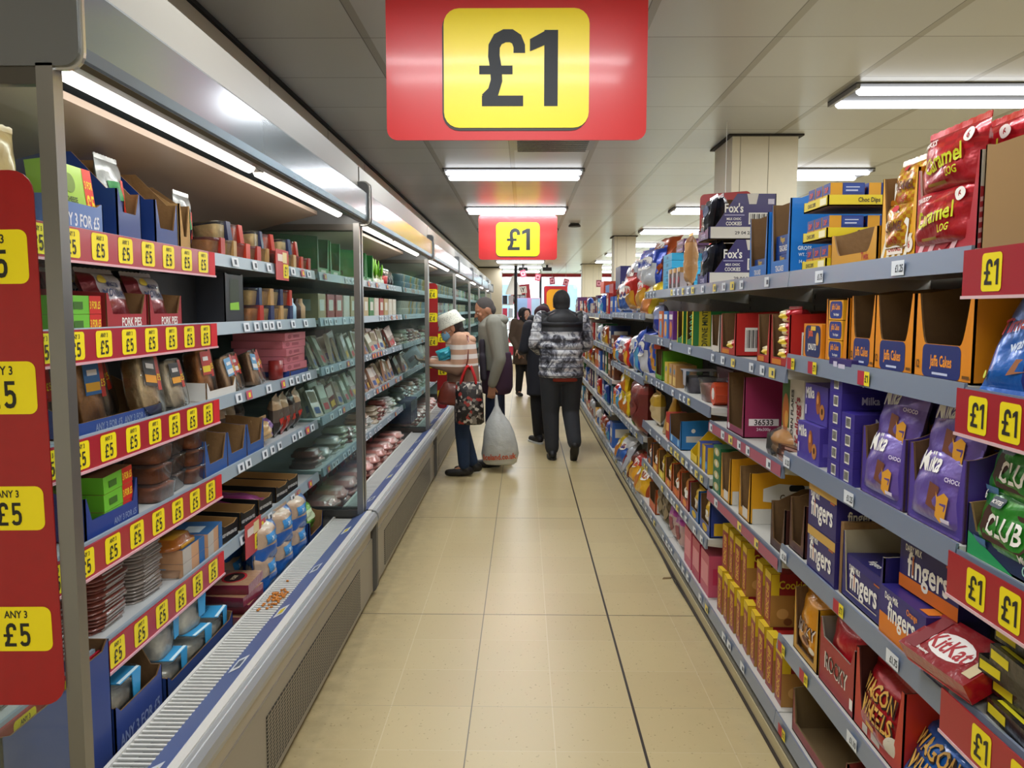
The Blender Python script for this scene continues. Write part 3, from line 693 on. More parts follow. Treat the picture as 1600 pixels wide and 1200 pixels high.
# promo banner fixed to the first fridge's end glass
def banner(Y, x0, x1, z0, z1, cards, lab, word, lean=0., backw=False):
    e = empty('promo_banner', (x1, Y, z0)); b = B(); w, h = x1 - x0, z1 - z0
    b.prism(rrect(-w, 0, 0, h, .04), 'y', -.003, 0, M('9c1018', .35, 0, .3, 0, 30, 0, .10)); F = FR((0, -.003, 0), (1, 0, 0), (0, 0, 1)); b.obj('panel', e)
    for (cz, ch) in cards: b = B(); any3(b, F, -w / 2 if w < .16 else -.082, cz - z0, min(.132, w * .94), ch, .015, word); b.obj('price_card', e)
    e.rotation_euler = (0, lean, 0); return tag(e, lab, 'banner')
banner(1.427, -1.07, -.857, .76, 1.745, [(1.545, .096), (1.31, .096), (1.095, .082), (.865, .085)], 'tall red ANY 3 £5 banner on the closest fridge end glass', '£5', lean=-.013)
banner(7.45, -.905, -.80, .82, 1.74, [(1.60, .085), (1.38, .085), (1.16, .085), (.95, .085)], 'red ANY 3 £4 banner on the fridge post beside the bucket hat shopper', '£4', lean=0)
banner(8.0, -.87, -.77, .50, 1.33, [(1.17, .085), (.84, .085), (.60, .085)], 'lower red ANY 3 £4 banner partly behind the bucket hat shopper', '£4')
# ================================================================ PRODUCTS, right hand shelving
G = 'goods on the right hand shelving'
W_, K_, YL = 'f2f0ea', '1a1a1e', 'f2d21c'
def R(key, bd, name, cat, desc, grp, Y, z, **k): return prod(key, bd, name, cat, desc, grp, 'R', Y, z + .001, **k)
Z1, Z2, Z3, Z4, Z5, Z0 = 1.62, 1.352, 1.03, .715, .405, .13
# --- top shelf, closest bay
R('kraft', lambda: case(.24, .36, .215, .205, .20, M('9a7a4e', .85), KRAFT_D, 'box'), 'cardboard_case', 'box', 'plain brown cardboard case at the camera end of the top right shelf', None, 1.455, 1.61)
def clog(up):
    red = lambda u, v: 'a80f1e' if (int((u * 3 + v * 2) * 3) % 2 or v < .1) else 'c01424'
    return pouch(.235, .125, .06, red, [('t', 'TUNNOCK\'S', .013, -.06, .102, W_), ('t', 'Caramel', .036, .0, .063, 'c9cf1c', .85, .12, .16), ('t', 'LOG', .017, .045, .034, 'c9cf1c', .8, .1), ('e', .085, .098, .014, .014, W_), ('t', '6', .015, .085, .098, 'b01020'), ('r', -.05, .02, .012, .018, '8a6a20')], 3 + up, fn=foil)
def logcase():
    st = [('p', [(-.115 + .045 * i, 0), (-.095 + .045 * i, 0), (-.055 + .045 * i, .05), (-.075 + .045 * i, .05)], 'f0c0c4') for i in range(4)]
    return case(.25, .30, .20, .19, .06, card('b5303c'), M('e8e4dc', .6), 'box', front=st + [('p', [(-.05, .03), (.0, .005), (.05, .03), (.0, .055)], 'b01424')], side=[('r', -.149, .149, 0, .19, 'dcdad2'), ('r', -.149, -.09, 0, .12, 'b5303c')] + [('p', [(-.149, .01 + .02 * i), (-.09, .025 + .02 * i), (-.09, .034 + .02 * i), (-.149, .019 + .02 * i)], 'e9b9bd') for i in range(5)], t=.005)
R('logcase', logcase, 'display_case', 'display box', 'red and white striped display case holding caramel log packs', None, 1.715, Z1)
R('clog0', lambda: clog(0), 'biscuit_bag', 'biscuit pack', 'lower red Caramel Log pack at the front of its striped case', 'caramel log packs', 1.73, Z1 + .002, x=-.022, rx=-.06)
R('clog1', lambda: clog(1), 'biscuit_bag', 'biscuit pack', 'upper red Caramel Log pack leaning out over the lower one', 'caramel log packs', 1.71, Z1 + .115, x=-.02, rx=-.06)
for i in range(3): R('clog%d' % (i % 2), None, 'biscuit_bag', 'biscuit pack', 'red Caramel Log pack standing behind in the striped case', 'caramel log packs', 1.715, Z1 + .12, x=.055 + .065 * i, rx=-.03)
def wafer(up): return pouch(.15, .115, .05, lambda u, v: 'b8701a' if int((u + v * 1.5 + 4) * 5) % 2 else 'c9a01c', [('p', [(-.055, .01), (.055, .01), (.06, .07), (.0, .1), (-.06, .07)], 'e9e5da'), ('t', 'CARAMEL', .024, .0, .058, '5a2a1a', .6, .0, .105), ('t', 'WAFER', .016, .0, .026, 'b02a1c'), ('e', .0, .10, .012, .008, 'c02030')], 8 + up)
R('wafcase', lambda: case(.18, .28, .22, .20, .06, card('e0a21a'), KRAFT, 'box', front=[('p', [(-.09 + .03 * i, 0), (-.075 + .03 * i, 0), (-.045 + .03 * i, .055), (-.06 + .03 * i, .055)], 'e8e0c8') for i in range(5)] + [('r', -.05, .03, .012, .04, 'f0e4d4'), ('t', 'CARAMEL', .014, -.01, .026, 'c04030'), ('e', .062, .03, .018, .018, 'f0e4d4'), ('t', '6', .018, .062, .03, 'c04030')]), 'display_case', 'display box', 'orange and cream striped case holding caramel wafers', None, 1.925, Z1)
R('waf0', lambda: wafer(0), 'biscuit_bag', 'biscuit pack', 'lower caramel wafer pack inside the orange striped case', 'caramel wafer packs', 1.925, Z1 + .003, x=-.014, rx=-.03)
R('waf1', lambda: wafer(1), 'biscuit_bag', 'biscuit pack', 'upper caramel wafer pack leaning in the orange striped case', 'caramel wafer packs', 1.925, Z1 + .10, x=.0, rx=-.12)
# choc dips: yellow trays with little tubs
def dipstray(): return case(.20, .36, .032, .032, .03, card('e2cc1c'), KRAFT, 'box', front=[('t', 'CHOC DIPS', .012, -.03, .016, '3a3020'), ('r', .04, .09, .006, .026, 'efe9c0')], side=[('t', 'Choc Dips', .018, -.06, .016, '3a3020'), ('t', 'Choc Dips', .014, .09, .016, '6a5a20')])
def diptub(): return carton(.055, .10, .062, card('1f3a8c'), front=[('r', -.0275, .0275, 0, .03, 'c98a1a'), ('t', 'DiP', .016, 0, .044, 'e05030')], side=[('r', -.05, -.015, .0, .062, 'd89c20'), ('r', -.012, .046, .034, .058, '28489c'), ('r', -.005, .03, .038, .042, 'c0cce8'), ('r', -.005, .035, .048, .051, 'c0cce8'), ('e', .015, .016, .02, .012, '1a1620')], topcol=card('2a4aa0'))
for tz in (0, 1): R('dtray', dipstray, 'display_tray', 'display box', 'yellow Choc Dips tray in the stack, %s one' % ('middle' if not tz else 'top'), 'choc dips trays', 2.475, Z1 + .088 + tz * .094)
for lv, zz in enumerate((Z1 + .006 + .002, Z1 + .094, Z1 + .188)):
    for r_ in range(3):
        for c_ in range(3): R('dtub', diptub, 'snack_tub', 'snack tub', 'blue and orange dip tub on the %s yellow tray' % ('bottom', 'middle', 'top')[lv], 'choc dip tubs', 2.475 + (c_ - 1) * .062, zz, x=.01 + r_ * .112)
b = dipstray
R('dtray', None, 'display_tray', 'display box', 'yellow Choc Dips tray resting at the foot of the stack', 'choc dips trays', 2.475, Z1)
for i in range(2): R('dtub', None, 'snack_tub', 'snack tub', 'blue dip tub standing loose between the yellow trays and the wafers', 'choc dip tubs', 2.08 + i * .09, Z1 + .03, x=.13)
R('timecase', lambda: case(.30, .26, .12, .09, .03, card('c98f14'), KRAFT, 'curve', front=[('t', 'Twix', .02, .08, .02, 'b03020')]), 'display_case', 'display box', 'empty mustard yellow display case with a wavy cut front', None, 2.185, Z1)
# blue teacake cases
def bluecase(w): return case(w, .34, .29, .25, .05, card('0f6fc4'), KRAFT_D, 'trap', front=[('t', 'TEACAKES', .02, 0, .022, W_, .7, 0, w * .8)], side=[('t', 'GROSS', .014, -.12, .085, 'dfeaf5'), ('t', 'WT. 2.5kg', .014, -.115, .062, 'dfeaf5'), ('t', '14 x 120g', .014, -.115, .039, 'dfeaf5'), ('t', 'W', .05, -.03, .235, 'e8e8e8')])
R('blue1', lambda: bluecase(.20), 'display_case', 'display box', 'bright blue tall display case beside the yellow dips trays', 'blue teacake cases', 2.80, Z1)
R('blue2', lambda: bluecase(.24), 'display_case', 'display box', 'bright blue tall display case next to the purple cookie cases', 'blue teacake cases', 3.06, Z1, s=.93)
tp = lambda: carton(.16, .12, .065, card('0d3f8f'), front=[('t', 'TEACAKES', .02, 0, .02, W_, .7, 0, .14), ('t', 'Wagon', .026, -.01, .048, 'e8c040', .6, 0, .13)])
for i in range(3): R('tp', tp, 'teacake_box', 'biscuit pack', 'blue teacake pack inside the tall blue case', 'teacake packs', (2.80, 2.80, 3.06)[i], Z1 + .006 + (.066 if i == 1 else 0), x=.012)
# fox's cookie cases
def fox():
    o = case(.22, .32, .215, .06, .05, card('2c1f66'), KRAFT_D, 'trap', front=[('t', 'COOKIES', .02, 0, .022, 'cfc8ea')])
    b = o[0][1]
    for F in SIDES(.22, .32):
        b.deco(F, [('t', "Fox's", .045, -.04, .148, W_, .75), ('r', -.085, .01, .112, .116, 'b9b3d6'), ('t', 'MILK CHOC', .012, -.04, .096, W_), ('t', 'COOKIES', .018, -.04, .074, W_, .75), ('bar', .03, .145, .07, .125), ('r', -.15, .155, .004, .058, 'dedbd2'), ('t', '29 04 23 81', .016, .02, .03, '34323a', 1.1), ('p', [(.02, .214), (.075, .214), (.065, .165), (.03, .165)], 'd8d4cc'), ('r', .12, .15, .165, .19, 'cfcbe0')])
    return o
for i in range(2): R('fox', fox, 'cookie_case', 'display box', "purple Fox's cookie case in the stack of two, %s one" % ('lower' if not i else 'upper'), 'stacked purple cookie cases', 4.0, Z1 + i * .217)
def nbag(): return pouch(.16, .19, .07, [(0, '14161f'), (.75, '1d2030')], [('r', -.04, .02, .02, .045, '8f9296'), ('e', .02, .12, .03, .03, '2f3c60')], 21)
for i in range(2):
    for j in range(2): R('nbag', nbag, 'cookie_bag', 'biscuit pack', 'black cookie bag in the %s purple case' % ('lower' if not i else 'upper'), 'black cookie bags', 4.0, Z1 + .006 + i * .217, x=-.012 + .05 * j, rx=-.12 + .1 * j)
R('tanbag', lambda: pouch(.1, .26, .07, [(0, 'b98a58'), (.85, '8a5c38')], [], 22, fn=film), 'paper_bag', 'bag', 'tall tan pack standing between the purple cases and small dark packs', None, 4.36, Z1, x=-.02)
for i in range(3): R('smalld', lambda: carton(.10, .08, .12, card('3d2a26'), front=[('r', -.05, -.02, 0, .12, 'c8c0c4'), ('r', -.02, .05, .095, .12, 'c79a58'), ('e', .015, .05, .018, .02, 'a02838')], side=[('r', -.04, .0, 0, .12, 'b9b2bc'), ('r', -.04, .04, .09, .12, 'b98c50')]), 'snack_box', 'box', 'small dark brown and silver pack on the top shelf', 'small dark packs', 4.62 + i * .13, Z1)
for i in range(5): R('cyan', lambda: carton(.30, .26, .045, card('2aa6d6'), front=[('t', 'EXTRA', .018, 0, .022, '1a5080')], side=[('t', 'EXTRA', .018, 0, .022, '155080')], topcol=card('58b8de')), 'flat_box', 'box', 'flat pale blue box in the stack on the top shelf', 'pale blue flat boxes', 5.2, Z1 + i * .047, x=.04)
for i in range(2): R('purf', lambda: carton(.22, .2, .04, card('4a1f52'), front=[('r', -.08, .08, .012, .026, 'a88ab0')], side=[('r', -.08, .08, .012, .026, 'a88ab0')]), 'flat_box', 'box', 'flat purple box lying on the pale blue stack', 'flat purple boxes', 5.12 - i * .02, Z1 + .236 + i * .041, x=.1)

# --- second shelf
def tout(): return pouch(.15, .21, .05, lambda u, v: '0f63bd' if u < .5 or v > -.4 else '1e2a80', [('t', 'TimeOut', .036, -.0, .125, 'd83a4a', .75, .18, .13), ('t', 'wafer', .024, .015, .082, 'cfe0f2', .8, .25), ('e', .045, .175, .022, .013, 'e8eef5'), ('p', [(.0, .02), (.06, .035), (.07, .06), (.02, .05)], '9a6038'), ('e', -.06, .02, .008, .008, 'c8d840')], 31)
for i in range(4): R('tout', tout, 'biscuit_bag', 'biscuit pack', 'blue TimeOut wafer pack leaning on the second shelf' if i < 1 else 'dark blue wafer pack behind the leaning TimeOut pack', 'blue wafer packs', 1.455 - .02 * i, 1.352, x=-.03 + .055 * i, rx=-.42, rz=.10)
def jaffa(w):
    nv = '1c2c6e'
    return case(w, .26, .20, .185, .075, card('e08a0c'), KRAFT_D, 'curve', front=[('p', rrect(-w * .34, w * .32, .004, .074, .014), nv), ('t', 'Jaffa Cakes', .032, -w * .01, .036, 'f0981c', .6, 0, w * .54), ('r', -w * .15, w * .12, .010, .015, 'c8d0e8'), ('t', '12', .018, -w * .42, .03, '3a2408', .7), ('r', w * .36, w * .47, .01, .016, '6a4408')], side=[('r', -.06, .0, .02, .03, '8a5a08')])
for i, (y, ww) in enumerate(((1.70, .235), (1.925, .20), (2.10, .15))): R('jaffa%d' % i, lambda ww=ww: jaffa(ww), 'jaffa_case', 'display box', 'orange Jaffa Cakes case with a scooped front, %s from the camera' % ordw(i), 'orange Jaffa Cakes cases', y, Z2)
def jpack(): return carton(.10, .19, .055, card('e9a51a'), front=[('p', rrect(-.042, .045, .004, .052, .012), '1b2f80'), ('t', 'Jaffa Cakes', .022, 0, .034, 'f0981c', .6, 0, .078), ('t', 'The Original', .009, .005, .014, W_)], side=[('p', rrect(-.07, .07, .006, .05, .012), '1b2f80'), ('t', 'Jaffa Cakes', .026, 0, .03, 'f0981c', .7)])
R('jside', lambda: case(.16, .26, .19, .18, .03, card('dd850c'), KRAFT_D, 'box', side=[('e', -.09, .13, .016, .016, 'f0ead8'), ('t', '2', .018, -.09, .13, 'c08010'), ('r', -.11, -.05, .03, .036, '8a5008')]), 'jaffa_case', 'display box', 'orange case holding a pile of three Jaffa Cakes packs', 'orange Jaffa Cakes cases', 2.275, Z2)
for i in range(3): R('jpack', jpack, 'jaffa_pack', 'biscuit pack', 'orange and navy Jaffa Cakes pack piled in its case', 'Jaffa Cakes packs', 2.275, Z2 + .006 + .057 * i, x=-.003)
R('jfloat', jpack, 'jaffa_pack', 'biscuit pack', 'Jaffa Cakes pack turned on end behind the scooped cases', 'Jaffa Cakes packs', 2.0, Z2 + .006, x=.1, s=1.2, rx=-.3, rz=.2)
R('jnut', lambda: carton(.15, .10, .105, card('e28a14'), front=[('p', rrect(-.06, .068, .004, .1, .018), '16265e'), ('t', 'Jaffa', .032, -.015, .075, 'e8602a', .7), ('t', 'JONUTS', .026, 0, .032, W_, .7, 0, .11), ('e', .045, .06, .012, .02, 'd8a040'), ('r', -.01, .03, .085, .098, 'e8c040')]), 'jaffa_pack', 'biscuit pack', 'orange and navy Jaffa Jonuts box at the far end of the orange cases', None, 2.46, Z2)
R('jback', lambda: carton(.26, .1, .21, card('c0720c'), front=[('bar', -.02, .09, .10, .19)]), 'jaffa_case', 'display box', 'orange case with a barcode label at the back of the second shelf', None, 1.76, Z2, x=.27)
Z2c = 1.305
def redc(w, hh=.19): return case(w, .24, hh, hh - .012, .03, card('b5211c'), KRAFT_D, 'box', front=[('r', -w * .4, w * .1, .006, .024, 'd8841c')], side=[('bar', -.08, .0, .02, .12)])
def redpk(): return pouch(.13, .052, .09, lambda u, v: 'c81a2c' if abs(u + .4 * v) > .35 else 'e8d8a8', [('r', -.03, .03, .018, .034, 'e8c838')], 41, crimp=.006)
for i, (y, n, ww) in enumerate(((2.77, 4, .2), (2.96, 1, .15), (3.47, 1, .24))):
    R('redc%d' % i, lambda: redc(ww), 'biscuit_case', 'display box', 'red biscuit case with a barcode on its side', 'red biscuit cases', y, Z2c)
    for k in range(n): R('redpk', redpk, 'biscuit_bag', 'biscuit pack', 'small red and cream foil pack in a red case', 'red foil biscuit packs', y, Z2c + .006 + k * .044, x=.006)
for i, (y, n) in enumerate(((4.27, 5), (4.53, 1))):
    R('grc', lambda: case(.17, .24, .18, .18, .03, card('1c7a38'), KRAFT_D, 'box', front=[('r', -.085, -.068, 0, .18, 'e8d020'), ('r', .06, .085, 0, .18, 'e8d020')], side=[('r', -.09, -.03, 0, .18, 'c8b81c'), ('t', 'DIVINE MINT', .03, -.06, .09, '2a3a18', .8, math.pi / 2)]), 'biscuit_case', 'display box', 'green and yellow biscuit case on the second shelf', 'green biscuit cases', y, 1.31)
    for k in range(n): R('grp', lambda: pouch(.12, .036, .09, [(0, '1e8a50')], [], 42, crimp=.005), 'biscuit_bag', 'biscuit pack', 'green foil pack in a green and yellow case', 'green foil packs', y, 1.316 + k * .03, x=.006)
R('whc', lambda: case(.16, .22, .18, .17, .03, card('d8cfc0'), KRAFT_D, 'box'), 'biscuit_case', 'display box', 'cream case between the red and green biscuit cases', None, 3.70, Z2c)
for i, (c1, c2, c3) in enumerate((('6a2480', 'c8783a', 'purple'), ('3a78c8', 'e8a048', 'blue'), ('d86a20', '60a8d8', 'orange'))):
    R('tall%d' % i, lambda c1=c1, c2=c2: carton(.14, .12, .17, card(c1), front=[('e', 0, .06, .04, .05, c2), ('r', -.05, .05, .12, .15, 'e8e4e0')], side=[('e', 0, .07, .03, .05, c2)]), 'snack_box', 'box', 'tall %s snack box on the second shelf beyond the green cases' % c3, None, 4.82 + i * .18, 1.32)
R('bb', lambda: pouch(.2, .2, .1, [(0, '2038a0'), (.5, '9aa4c8')], [], 43), 'snack_bag', 'bag', 'blue and silver bag at the far end of the second shelf', None, 5.45, 1.32)
# --- third shelf
def club(): return pouch(.235, .125, .06, [(0, '2a8a28'), (.85, '17661c')], [('p', [(-.075, .04), (-.06, .022), (.06, .022), (.085, .055), (.06, .088), (-.06, .088), (-.075, .07)], '3d2013'), ('t', 'CLUB', .042, -.0, .054, W_, .8, 0, .11), ('p', rrect(-.055, -.01, .088, .108, .008), '22364a'), ('t', 'MCVITIES', .008, -.032, .098, W_), ('t', 'Mint', .014, .07, .016, W_), ('t', '6', .02, -.09, .105, W_), ('r', -.1, -.05, .006, .02, '4a78a8')], 51)
R('clubcase', lambda: case(.27, .30, .14, .10, .05, card('14264e'), KRAFT, 'box', front=[('p', [(-.13, .0), (.02, .0), (-.13, .045)], '1f9a58'), ('t', 'CLUB', .02, .07, .02, 'a8d8c8')]), 'display_case', 'display box', 'navy display case of green mint Club packs', None, 1.435, 1.02)
for i in range(2):
    for j in range(3): R('club', club, 'biscuit_bag', 'biscuit pack', 'green mint CLUB pack, %s layer in the navy case' % ('lower' if not i else 'upper'), 'green mint Club packs', 1.45, 1.03 + i * .10, x=-.016 + j * .07 + i * .02, rx=-.2)
def milkabag(): return pouch(.21, .165, .06, lambda u, v: '6a55a8' if v < .3 else '7c6ab8', [('t', 'Milka', .046, -.025, .126, W_, .75, .08), ('p', [(.0, .085), (.0, .035), (.035, .028), (.038, .08)], '70402c'), ('p', [(.03, .07), (.045, .06), (.06, .072), (.075, .065), (.07, .02), (.05, .008), (.03, .018)], 'e0a030'), ('t', 'CHOCO', .01, .07, .10, 'e8e0f8'), ('r', .055, .085, .012, .02, 'd8d0e8')], 52)
R('mcase', lambda: case(.235, .28, .22, .17, .035, card('4b3694'), KRAFT_D, 'curve', t=.005), 'display_case', 'display box', 'purple scooped display case of Milka bags, nearer one', 'purple Milka display cases', 1.70, Z3)
R('mcase', None, 'display_case', 'display box', 'purple scooped display case of Milka bags, farther one', 'purple Milka display cases', 1.955, Z3)
for k, y in enumerate((1.70, 1.955)):
    for i in range(2):
        for j in range(2): R('milkb', milkabag, 'biscuit_bag', 'biscuit pack', 'light purple Milka bag in the %s case, %s layer' % (('nearer', 'farther')[k], ('lower', 'upper')[i]), 'purple Milka bags', y, Z3 + .006 + i * .115, x=-.03 + .03 * i + j * .075, rx=-.22 - .05 * j)
def msmall(): return carton(.085, .16, .048, card('35278a'), front=[('r', -.012, .02, .008, .038, 'c8c4dc'), ('bar', -.012, .02, .008, .038)], side=[('t', 'Milka', .022, 0, .026, 'd8d4ec')])
for c_ in range(2):
    for r_ in range(6 if c_ else 4): R('msmall', msmall, 'biscuit_box', 'biscuit box', 'small dark purple box in the stack behind the Milka bags', 'small purple Milka boxes', 2.14 + c_ * .09, Z3 + r_ * .0485, x=-.012)
R('mlong', lambda: carton(.17, .28, .05, card('33266e'), front=[('r', -.05, -.02, .01, .04, 'c8c4dc'), ('r', -.01, .04, .015, .034, 'c8c4dc')], side=[('t', 'Milka', .026, -.05, .026, 'c8c0e8'), ('e', .05, .025, .03, .012, 'b06a30')], topcol=card('2a1f5c')), 'biscuit_box', 'biscuit box', 'long purple box laid across the top of the small purple stacks', None, 2.19, Z3 + 6 * .0485 + .001, x=-.02, s=.9)
def mbox(): return carton(.19, .10, .118, card('45359a'), front=[('t', 'Milka', .036, -.05, .09, W_, .7, .08), ('e', .02, .065, .018, .036, 'a05a28'), ('e', .055, .04, .02, .024, 'b87838'), ('e', .055, .042, .008, .010, '402010'), ('r', -.085, -.075, .02, .05, 'd8d0f0'), ('e', .02, .075, .009, .014, 'd89048')], side=[('r', -.04, .04, .03, .07, '5a4ab0')])
for i in range(2):
    for j in range(2): R('mbox', mbox, 'biscuit_box', 'biscuit box', 'purple Milka wafer box with two biscuits, %s at the shelf %s' % (('bottom', 'top')[i], ('edge', 'back')[j]), 'purple Milka wafer boxes', 2.465 + .0 * i, Z3 + i * .12, x=.0 + j * .102 + i * .02, rz=-.0)
Z3c = .985
R('corn', lambda: carton(.22, .07, .28, card('dcd8d0'), front=[('r', -.11, -.03, .10, .27, '3a6a2a'), ('e', -.07, .15, .035, .07, 'b8641c'), ('e', -.06, .13, .02, .03, 'd89a40'), ('t', 'CORN FLAKES', .026, .0, .15, '1a1a1a', .8, math.pi / 2, .2), ('t', "Kellogg's", .06, .06, .14, 'a01c30', .75, math.pi / 2, .26)], side=[('t', 'the original', .016, .0, .15, '5a7a50', .8, math.pi / 2)]), 'cereal_box', 'cereal box', 'upright white corn flakes box with red script on the third shelf', None, 2.765, Z3c, rz=.0, x=.05)
R('magc', lambda: case(.26, .24, .25, .245, .03, card('8a1f4c'), KRAFT_D, 'box', side=[('r', -.10, .02, .05, .078, 'e8dfe2'), ('t', '36533', .024, -.04, .064, '2a1a20', 1.0), ('t', '24x300g', .016, -.04, .034, 'e0c8d4', 1.0)], front=[('e', -.1, .02, .018, .014, 'e8e0e4')]), 'biscuit_case', 'display box', 'magenta case numbered 36533 on the third shelf', None, 3.32, Z3c)
def bun():
    b = B(); b.loft([(0, .08, .002, .075, .06), (0, .08, .02, .095, .075), (0, .08, .034, .09, .07)], M('b08a5a', .5, 0, .3, .2, 20, 0, .2), 18)
    b.loft([(0, .08, .036, .09, .07), (0, .08, .055, .098, .078), (0, .08, .075, .085, .066), (0, .08, .088, .05, .04), (0, .08, .092, .01, .01)], M('c98f4e', .4, 0, .3, .2, 12, 0, .35), 18)
    c = B(); c.loft([(0, .08, 0, .12, .085), (0, .08, .02, .13, .092), (0, .08, .07, .118, .09), (0, .08, .096, .06, .05), (0, .08, .1, .01, .01)], PLASTIC, 16)
    return [('contents', b), ('wrapper', c)]
R('bun', bun, 'bread_roll_pack', 'bread', 'golden bread roll in clear wrap lying before the corn flakes box', None, 2.83, Z3c, x=-.0)
for i in range(3): R('choc', lambda: carton(.15, .09, .016, film('4a2418'), front=[('r', -.03, .05, .004, .012, 'b0887a')], topcol=film('5a2c1c')), 'chocolate_bar', 'chocolate bar', 'flat brown chocolate bar at the near end of the third shelf', 'flat brown bars', 2.70 - .0 * i, Z3c + i * .017, x=-.006 + .014 * i, rz=.15 * i - .1)
Z3d = 1.045
R('marc', lambda: carton(.34, .22, .15, card('4a1428'), front=[('e', -.13, .1, .012, .015, 'd8ccd0')], side=[('t', 'Meatballs', .024, .0, .125, 'd8c0c8'), ('bar', -.10, .08, .02, .085)]), 'biscuit_case', 'box', 'dark maroon case with a barcode at the back of the third shelf', None, 4.15, Z3d, x=.16)
def rollb(): return tub(.17, .13, .085, 'c05030', 'd8d4d0', fill=.8)
R('clr1', lambda: tub(.22, .16, .11, 'c4867a', None, fill=.75), 'cake_tub', 'cake tub', 'clear domed cake tub near the magenta case', None, 3.98, Z3d, x=.0)
R('ordisc', lambda: [('box', B().tube([(0, 0, .055), (0, .13, .055)], .055, card('c8451c'), 8).add([(.03 * math.cos(a * .785 + .39), -.001, .055 + .03 * math.sin(a * .785 + .39)) for a in range(8)], [tuple(range(8))], card('e6e2dc')))], 'octagon_pack', 'biscuit pack', 'orange eight sided pack with a white centre', None, 3.80, Z3d, x=.02)
R('clr2', lambda: tub(.24, .18, .12, '5a5664', 'a8a8b0', fill=.7), 'cake_tub', 'cake tub', 'grey wrapped tub before the dark maroon case', None, 4.42, Z3d)
for i, (c, y) in enumerate((('b88a50', 4.68), ('b88a50', 4.80), ('d8b83a', 4.95))): R('kb%s' % c, lambda c=c: carton(.10, .12, .13, card(c), front=[('e', .0, .09, .02, .018, '4a88b0'), ('r', -.04, .04, .01, .06, 'e0c070')], side=[('e', 0, .09, .02, .018, '4a88b0')]), 'snack_box', 'box', 'small %s box next to the lime green case' % ('kraft brown' if c[0] == 'b' else 'yellow'), 'small kraft and yellow boxes', y, Z3d)
R('limec', lambda: case(.26, .26, .20, .19, .03, card('5a9a1e'), KRAFT_D, 'box'), 'display_case', 'display box', 'lime green open case on the third shelf', None, 5.22, Z3d)
R('sv', lambda: pouch(.26, .24, .1, lambda u, v: ['1f4fc0', 'd84a20', '2a5ad0', 'e8a030'][int((u + 1) * 2 + (v + 1)) % 4], [], 61), 'snack_bag', 'bag', 'blue and orange bag beside the lime green case', None, 5.58, Z3d)
# --- fourth shelf
def fing(w, h, c2, bot=None):
    d = [('r', -w / 2, w / 2, h * .78, h * .98, c2)] if not bot else [('r', -w / 2, w / 2, 0, h * .22, bot)]
    return carton(w, .14, h, card('241c66'), front=d + [('t', 'DAIRY MILK', .016, -w * .25, h * .72, W_, .6), ('t', 'fingers', .078, .0, h * .40, W_, .78, 0, w * .88), ('r', -w * .26, -w * .235, h * .3, h * .62, 'b05a28'), ('r', w * .3, w * .45, h * .74, h * .78, 'b05a28')], side=[('t', 'fingers', .04, 0, h * .5, W_, .7, 0, .12)], topcol=card('1e1a5a'), top=[('t', 'fingers', .03, .0, -.04, W_, .7), ('t', 'fingers', .03, .0, .02, W_, .7)])
R('kk', lambda: carton(.21, .12, .045, film('a3101e'), front=[('r', -.10, .10, .0, .006, 'd84050')], top=[('e', .0, -.004, .062, .034, 'e8e4e0'), ('t', 'KitKat', .044, 0, -.004, 'a81422', .75, 0, .115), ('r', -.095, -.06, -.05, .05, '7a0c18'), ('r', .075, .1, -.04, .0, 'c8b890'), ('t', 'Breakaway', .01, -.04, -.045, W_)], topcol=film('8a0f1c')), 'chocolate_pack', 'chocolate pack', 'red KitKat multipack tilted on the pile at the near shelf end', None, 1.585, .745, x=-.035, rx=.5, rz=.12)
for i in range(6): R('kd', lambda: carton(.19, .12, .034, film('141214'), front=[('r', -.09, -.03, .008, .026, 'e0d020'), ('r', .05, .09, .0, .034, 'b01420')], top=[('t', 'DARK', .016, -.03, .0, 'd8d040'), ('r', -.08, .02, -.05, -.04, 'd8d020'), ('e', .04, .02, .03, .012, '8a6a28')], side=[('r', -.05, .05, .008, .024, 'd8c81c')]), 'chocolate_pack', 'chocolate pack', 'black and yellow dark chocolate pack below the red £1 strip', 'black and yellow packs', 1.37 + .018 * (i % 3), .737 + i * .035, x=-.01 + .012 * ((i * 5) % 3), rz=.06 * ((i * 7) % 3 - 1))
R('fo', lambda: fing(.24, .14, '', 'd87020'), 'finger_biscuit_box', 'biscuit box', 'upper purple orange fingers box behind the KitKat', 'fingers biscuit boxes', 1.77, Z4 + .125, x=.03, rz=.05)
R('fo2', lambda: carton(.22, .14, .12, card('2a2272'), front=[('r', -.11, .11, 0, .055, 'd87a20'), ('t', 'Dairy Milk', .022, -.05, .10, W_, .7), ('t', 'fingers', .062, .0, .064, W_, .78, 0, .19), ('t', 'Orange', .02, .05, .098, 'e88a30', .8)], top=[('t', 'fingers', .03, 0, .0, 'c8c0e0'), ('r', .06, .1, -.06, .06, 'd87a20')]), 'finger_biscuit_box', 'biscuit box', 'lower orange banded fingers box at the shelf edge', 'fingers biscuit boxes', 1.80, Z4, x=-.01)
R('fcase', lambda: case(.25, .26, .19, .18, .02, card('241f6a'), M('b0a68c', .7), 'box'), 'display_case', 'display box', 'dark blue fingers case with a cream inside', None, 2.045, Z4)
for i in range(3): R('fw', lambda: fing(.215, .115, '2a2272', None), 'finger_biscuit_box', 'biscuit box', 'purple fingers box with large white lettering in the dark blue case', 'fingers biscuit boxes', 2.045, Z4 + .006, x=.006 + i * .0 + .075 * i, s=1, rz=0)if i == 0 else R('fslim%d' % i, lambda: carton(.215, .06, .125, card('241c66'), top=[('t', 'fingers', .02, 0, 0, W_)]), 'finger_biscuit_box', 'biscuit box', 'purple fingers box filed behind the front one', 'fingers biscuit boxes', 2.045, Z4 + .006, x=.09 + .065 * i)
